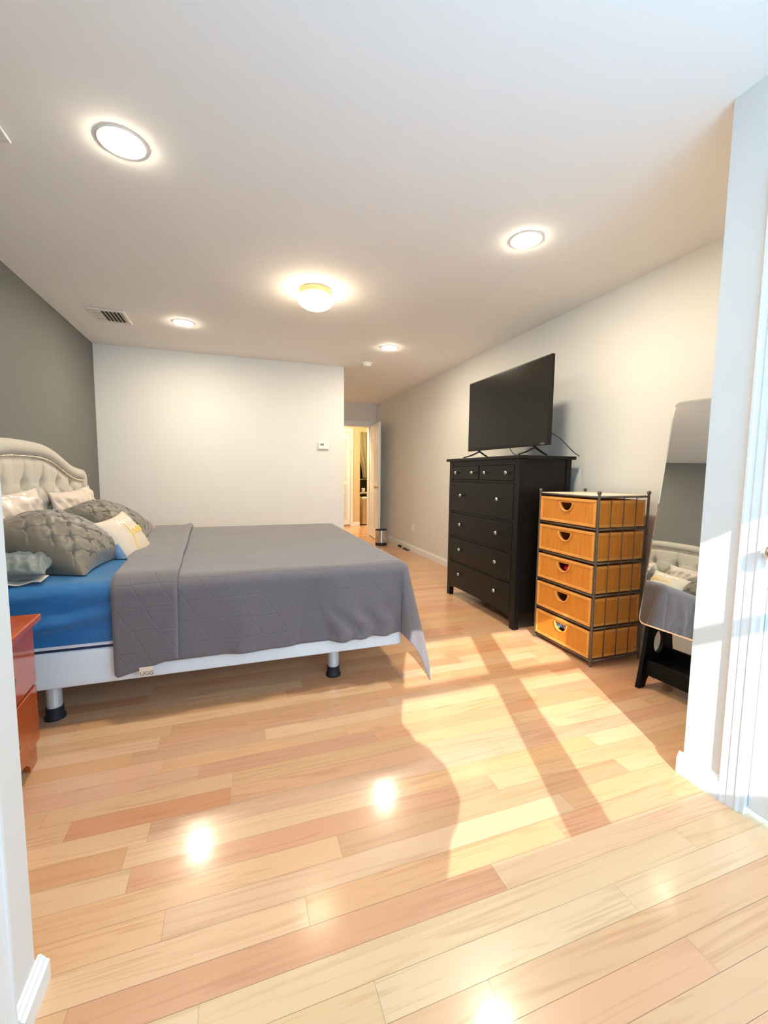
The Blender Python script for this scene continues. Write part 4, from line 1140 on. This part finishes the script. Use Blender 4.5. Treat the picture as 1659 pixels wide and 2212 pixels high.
# ------------------------------------------------------------------ leaning floor mirror on a black stand
def mirror():
    A = math.radians(5.0)
    base = Vector((2.155, 1.70, 0))
    t = thing('floor_mirror', 'frameless floor mirror with rounded corners on a black wooden stand', 'mirror', base, rot=(0, 0, -A*0+0), local=True)
    # local axes: d = across the glass (towards the camera), n = facing the room
    t.rotation_euler = (0, 0, A)
    # in the local frame: -y runs across the glass, -x faces the room
    W_, L_ = .46, 1.235; tilt = math.radians(8.9)
    zb = .352; xb = -.055
    ct, st_ = math.cos(tilt), math.sin(tilt)
    def pt(s, l, d):      # s across from left edge (0..W), l up the glass, d depth behind the face
        return (xb+l*st_+d*ct, -s+.005, zb+l*ct-d*st_)
    def rr(ins, r, n=8):
        pts = []
        for cx, cy, a0 in ((W_-r, L_-r, 0), (r, L_-r, 90), (r, r, 180), (W_-r, r, 270)):
            for i in range(n+1):
                a = math.radians(a0+90*i/n); pts.append((cx+(r-ins)*math.cos(a), cy+(r-ins)*math.sin(a)))
        return pts
    o1, o2 = rr(0, .035), rr(.008, .035)
    m = MB(); n = len(o1)
    m.add([pt(s, l, 0) for s, l in o2], [tuple(range(n))]); m.build('mirror_glass', M_MIRROR, parent=t, fix=False)
    m = MB(); m.add([pt(s, l, 0) for s, l in o2]+[pt(s, l, .0028) for s, l in o1]+[pt(s, l, .006) for s, l in o1], [(i, (i+1) % n, n+(i+1) % n, n+i) for i in range(n)]+[(n+i, n+(i+1) % n, 2*n+(i+1) % n, 2*n+i) for i in range(n)])
    m.build('bevelled_edge', M_GLASSEDGE, parent=t)
    m = MB(); ob = rr(.02, .03); m.prism(ob, lambda p, k: pt(p[0], p[1], .0065+k*.012)); m.build('backing_board', M_BLACKMATTE, parent=t)
    # side frames of the stand: A-shaped boards with an oval opening
    def side(yl):
        out = [(-.085, 0), (-.028, 0), (-.018, .035), (.006, .070), (.045, .098), (.085, .103), (.125, .093), (.155, .06), (.170, .03), (.178, 0), (.235, 0), (.226, .05), (.208, .13), (.190, .22), (.176, .32), (.165, .42), (.15, .60), (.12, .68), (.08, .68), (.055, .60), (.025, .46), (-.028, .345), (-.045, .22), (-.066, .10)]
        ov = [(.068+.043*math.cos(a), .243+.064*math.sin(a)) for a in [2*PI*k/28 for k in range(28)]]
        ov2 = [(.080+.028*math.cos(a), .378+.038*math.sin(a)) for a in [2*PI*k/20 for k in range(20)]]
        mm = MB(); mm.prism(out, lambda p, k: (p[0]-.015+.01, yl-k*.022, p[1]), [ov, ov2])
        return mm
    for yl in (-.025, -.415):
        sd = side(yl).build('side_frame', M_BLACKMATTE, parent=t, bevel=.003)
    MB().box((-.030, -.415, .105), (.175, -.047, .128)).build('shelf', M_BLACKMATTE, parent=t, bevel=.003)
    MB().box((-.040, -.415, .072), (-.020, -.047, .155)).build('shelf_front', M_BLACKMATTE, parent=t, bevel=.003)
    MB().box((.155, -.415, .105), (.175, -.047, .19)).build('shelf_back', M_BLACKMATTE, parent=t, bevel=.003)
mirror()

# ------------------------------------------------------------------ unseen curtain behind the camera, added to block part of the sun
def shadow_curtain():
    # right edge by height, shaped to cast the curved edge of the sun patch
    prof = [(.75, .02), (.85, .03), (.93, .06), (.985, .11), (1.03, .13), (1.08, .115), (1.13, .10), (1.19, .05), (1.26, -.03), (1.34, -.08), (1.6, -.05), (1.95, .0)]
    def edge(z):
        for (a, xa), (b, xb) in zip(prof[:-1], prof[1:]):
            if z <= b: return xa+(xb-xa)*sstep(a, b, z)
        return prof[-1][1]
    def f(u, v):
        z = .75+1.2*v; e = edge(z)
        x = -.44+(e+.44)*u
        return (x, YW+.06+.022*math.sin(u*28), z)
    m = MB(); m.grid(f, 90, 60)
    o = m.build('window_curtain', M_SHEER, origin=(-.2, YW+.06, 1.3), smooth=True, solid=.003)
    tag(o, 'unseen white curtain added to shape the left edge of the sun patch', 'curtain')
    r = MB().tube([(-.44, YW+.06, 1.97), (1.60, YW+.06, 1.97)], .010, 10).build('curtain_rod', M_IRON, origin=(.6, YW+.06, 1.97), smooth=True)
    tag(r, 'thin dark rod carrying the added curtain across the nook window', 'curtain rod')
shadow_curtain()

for o in bpy.data.objects:
    if 'local' in o: del o['local']
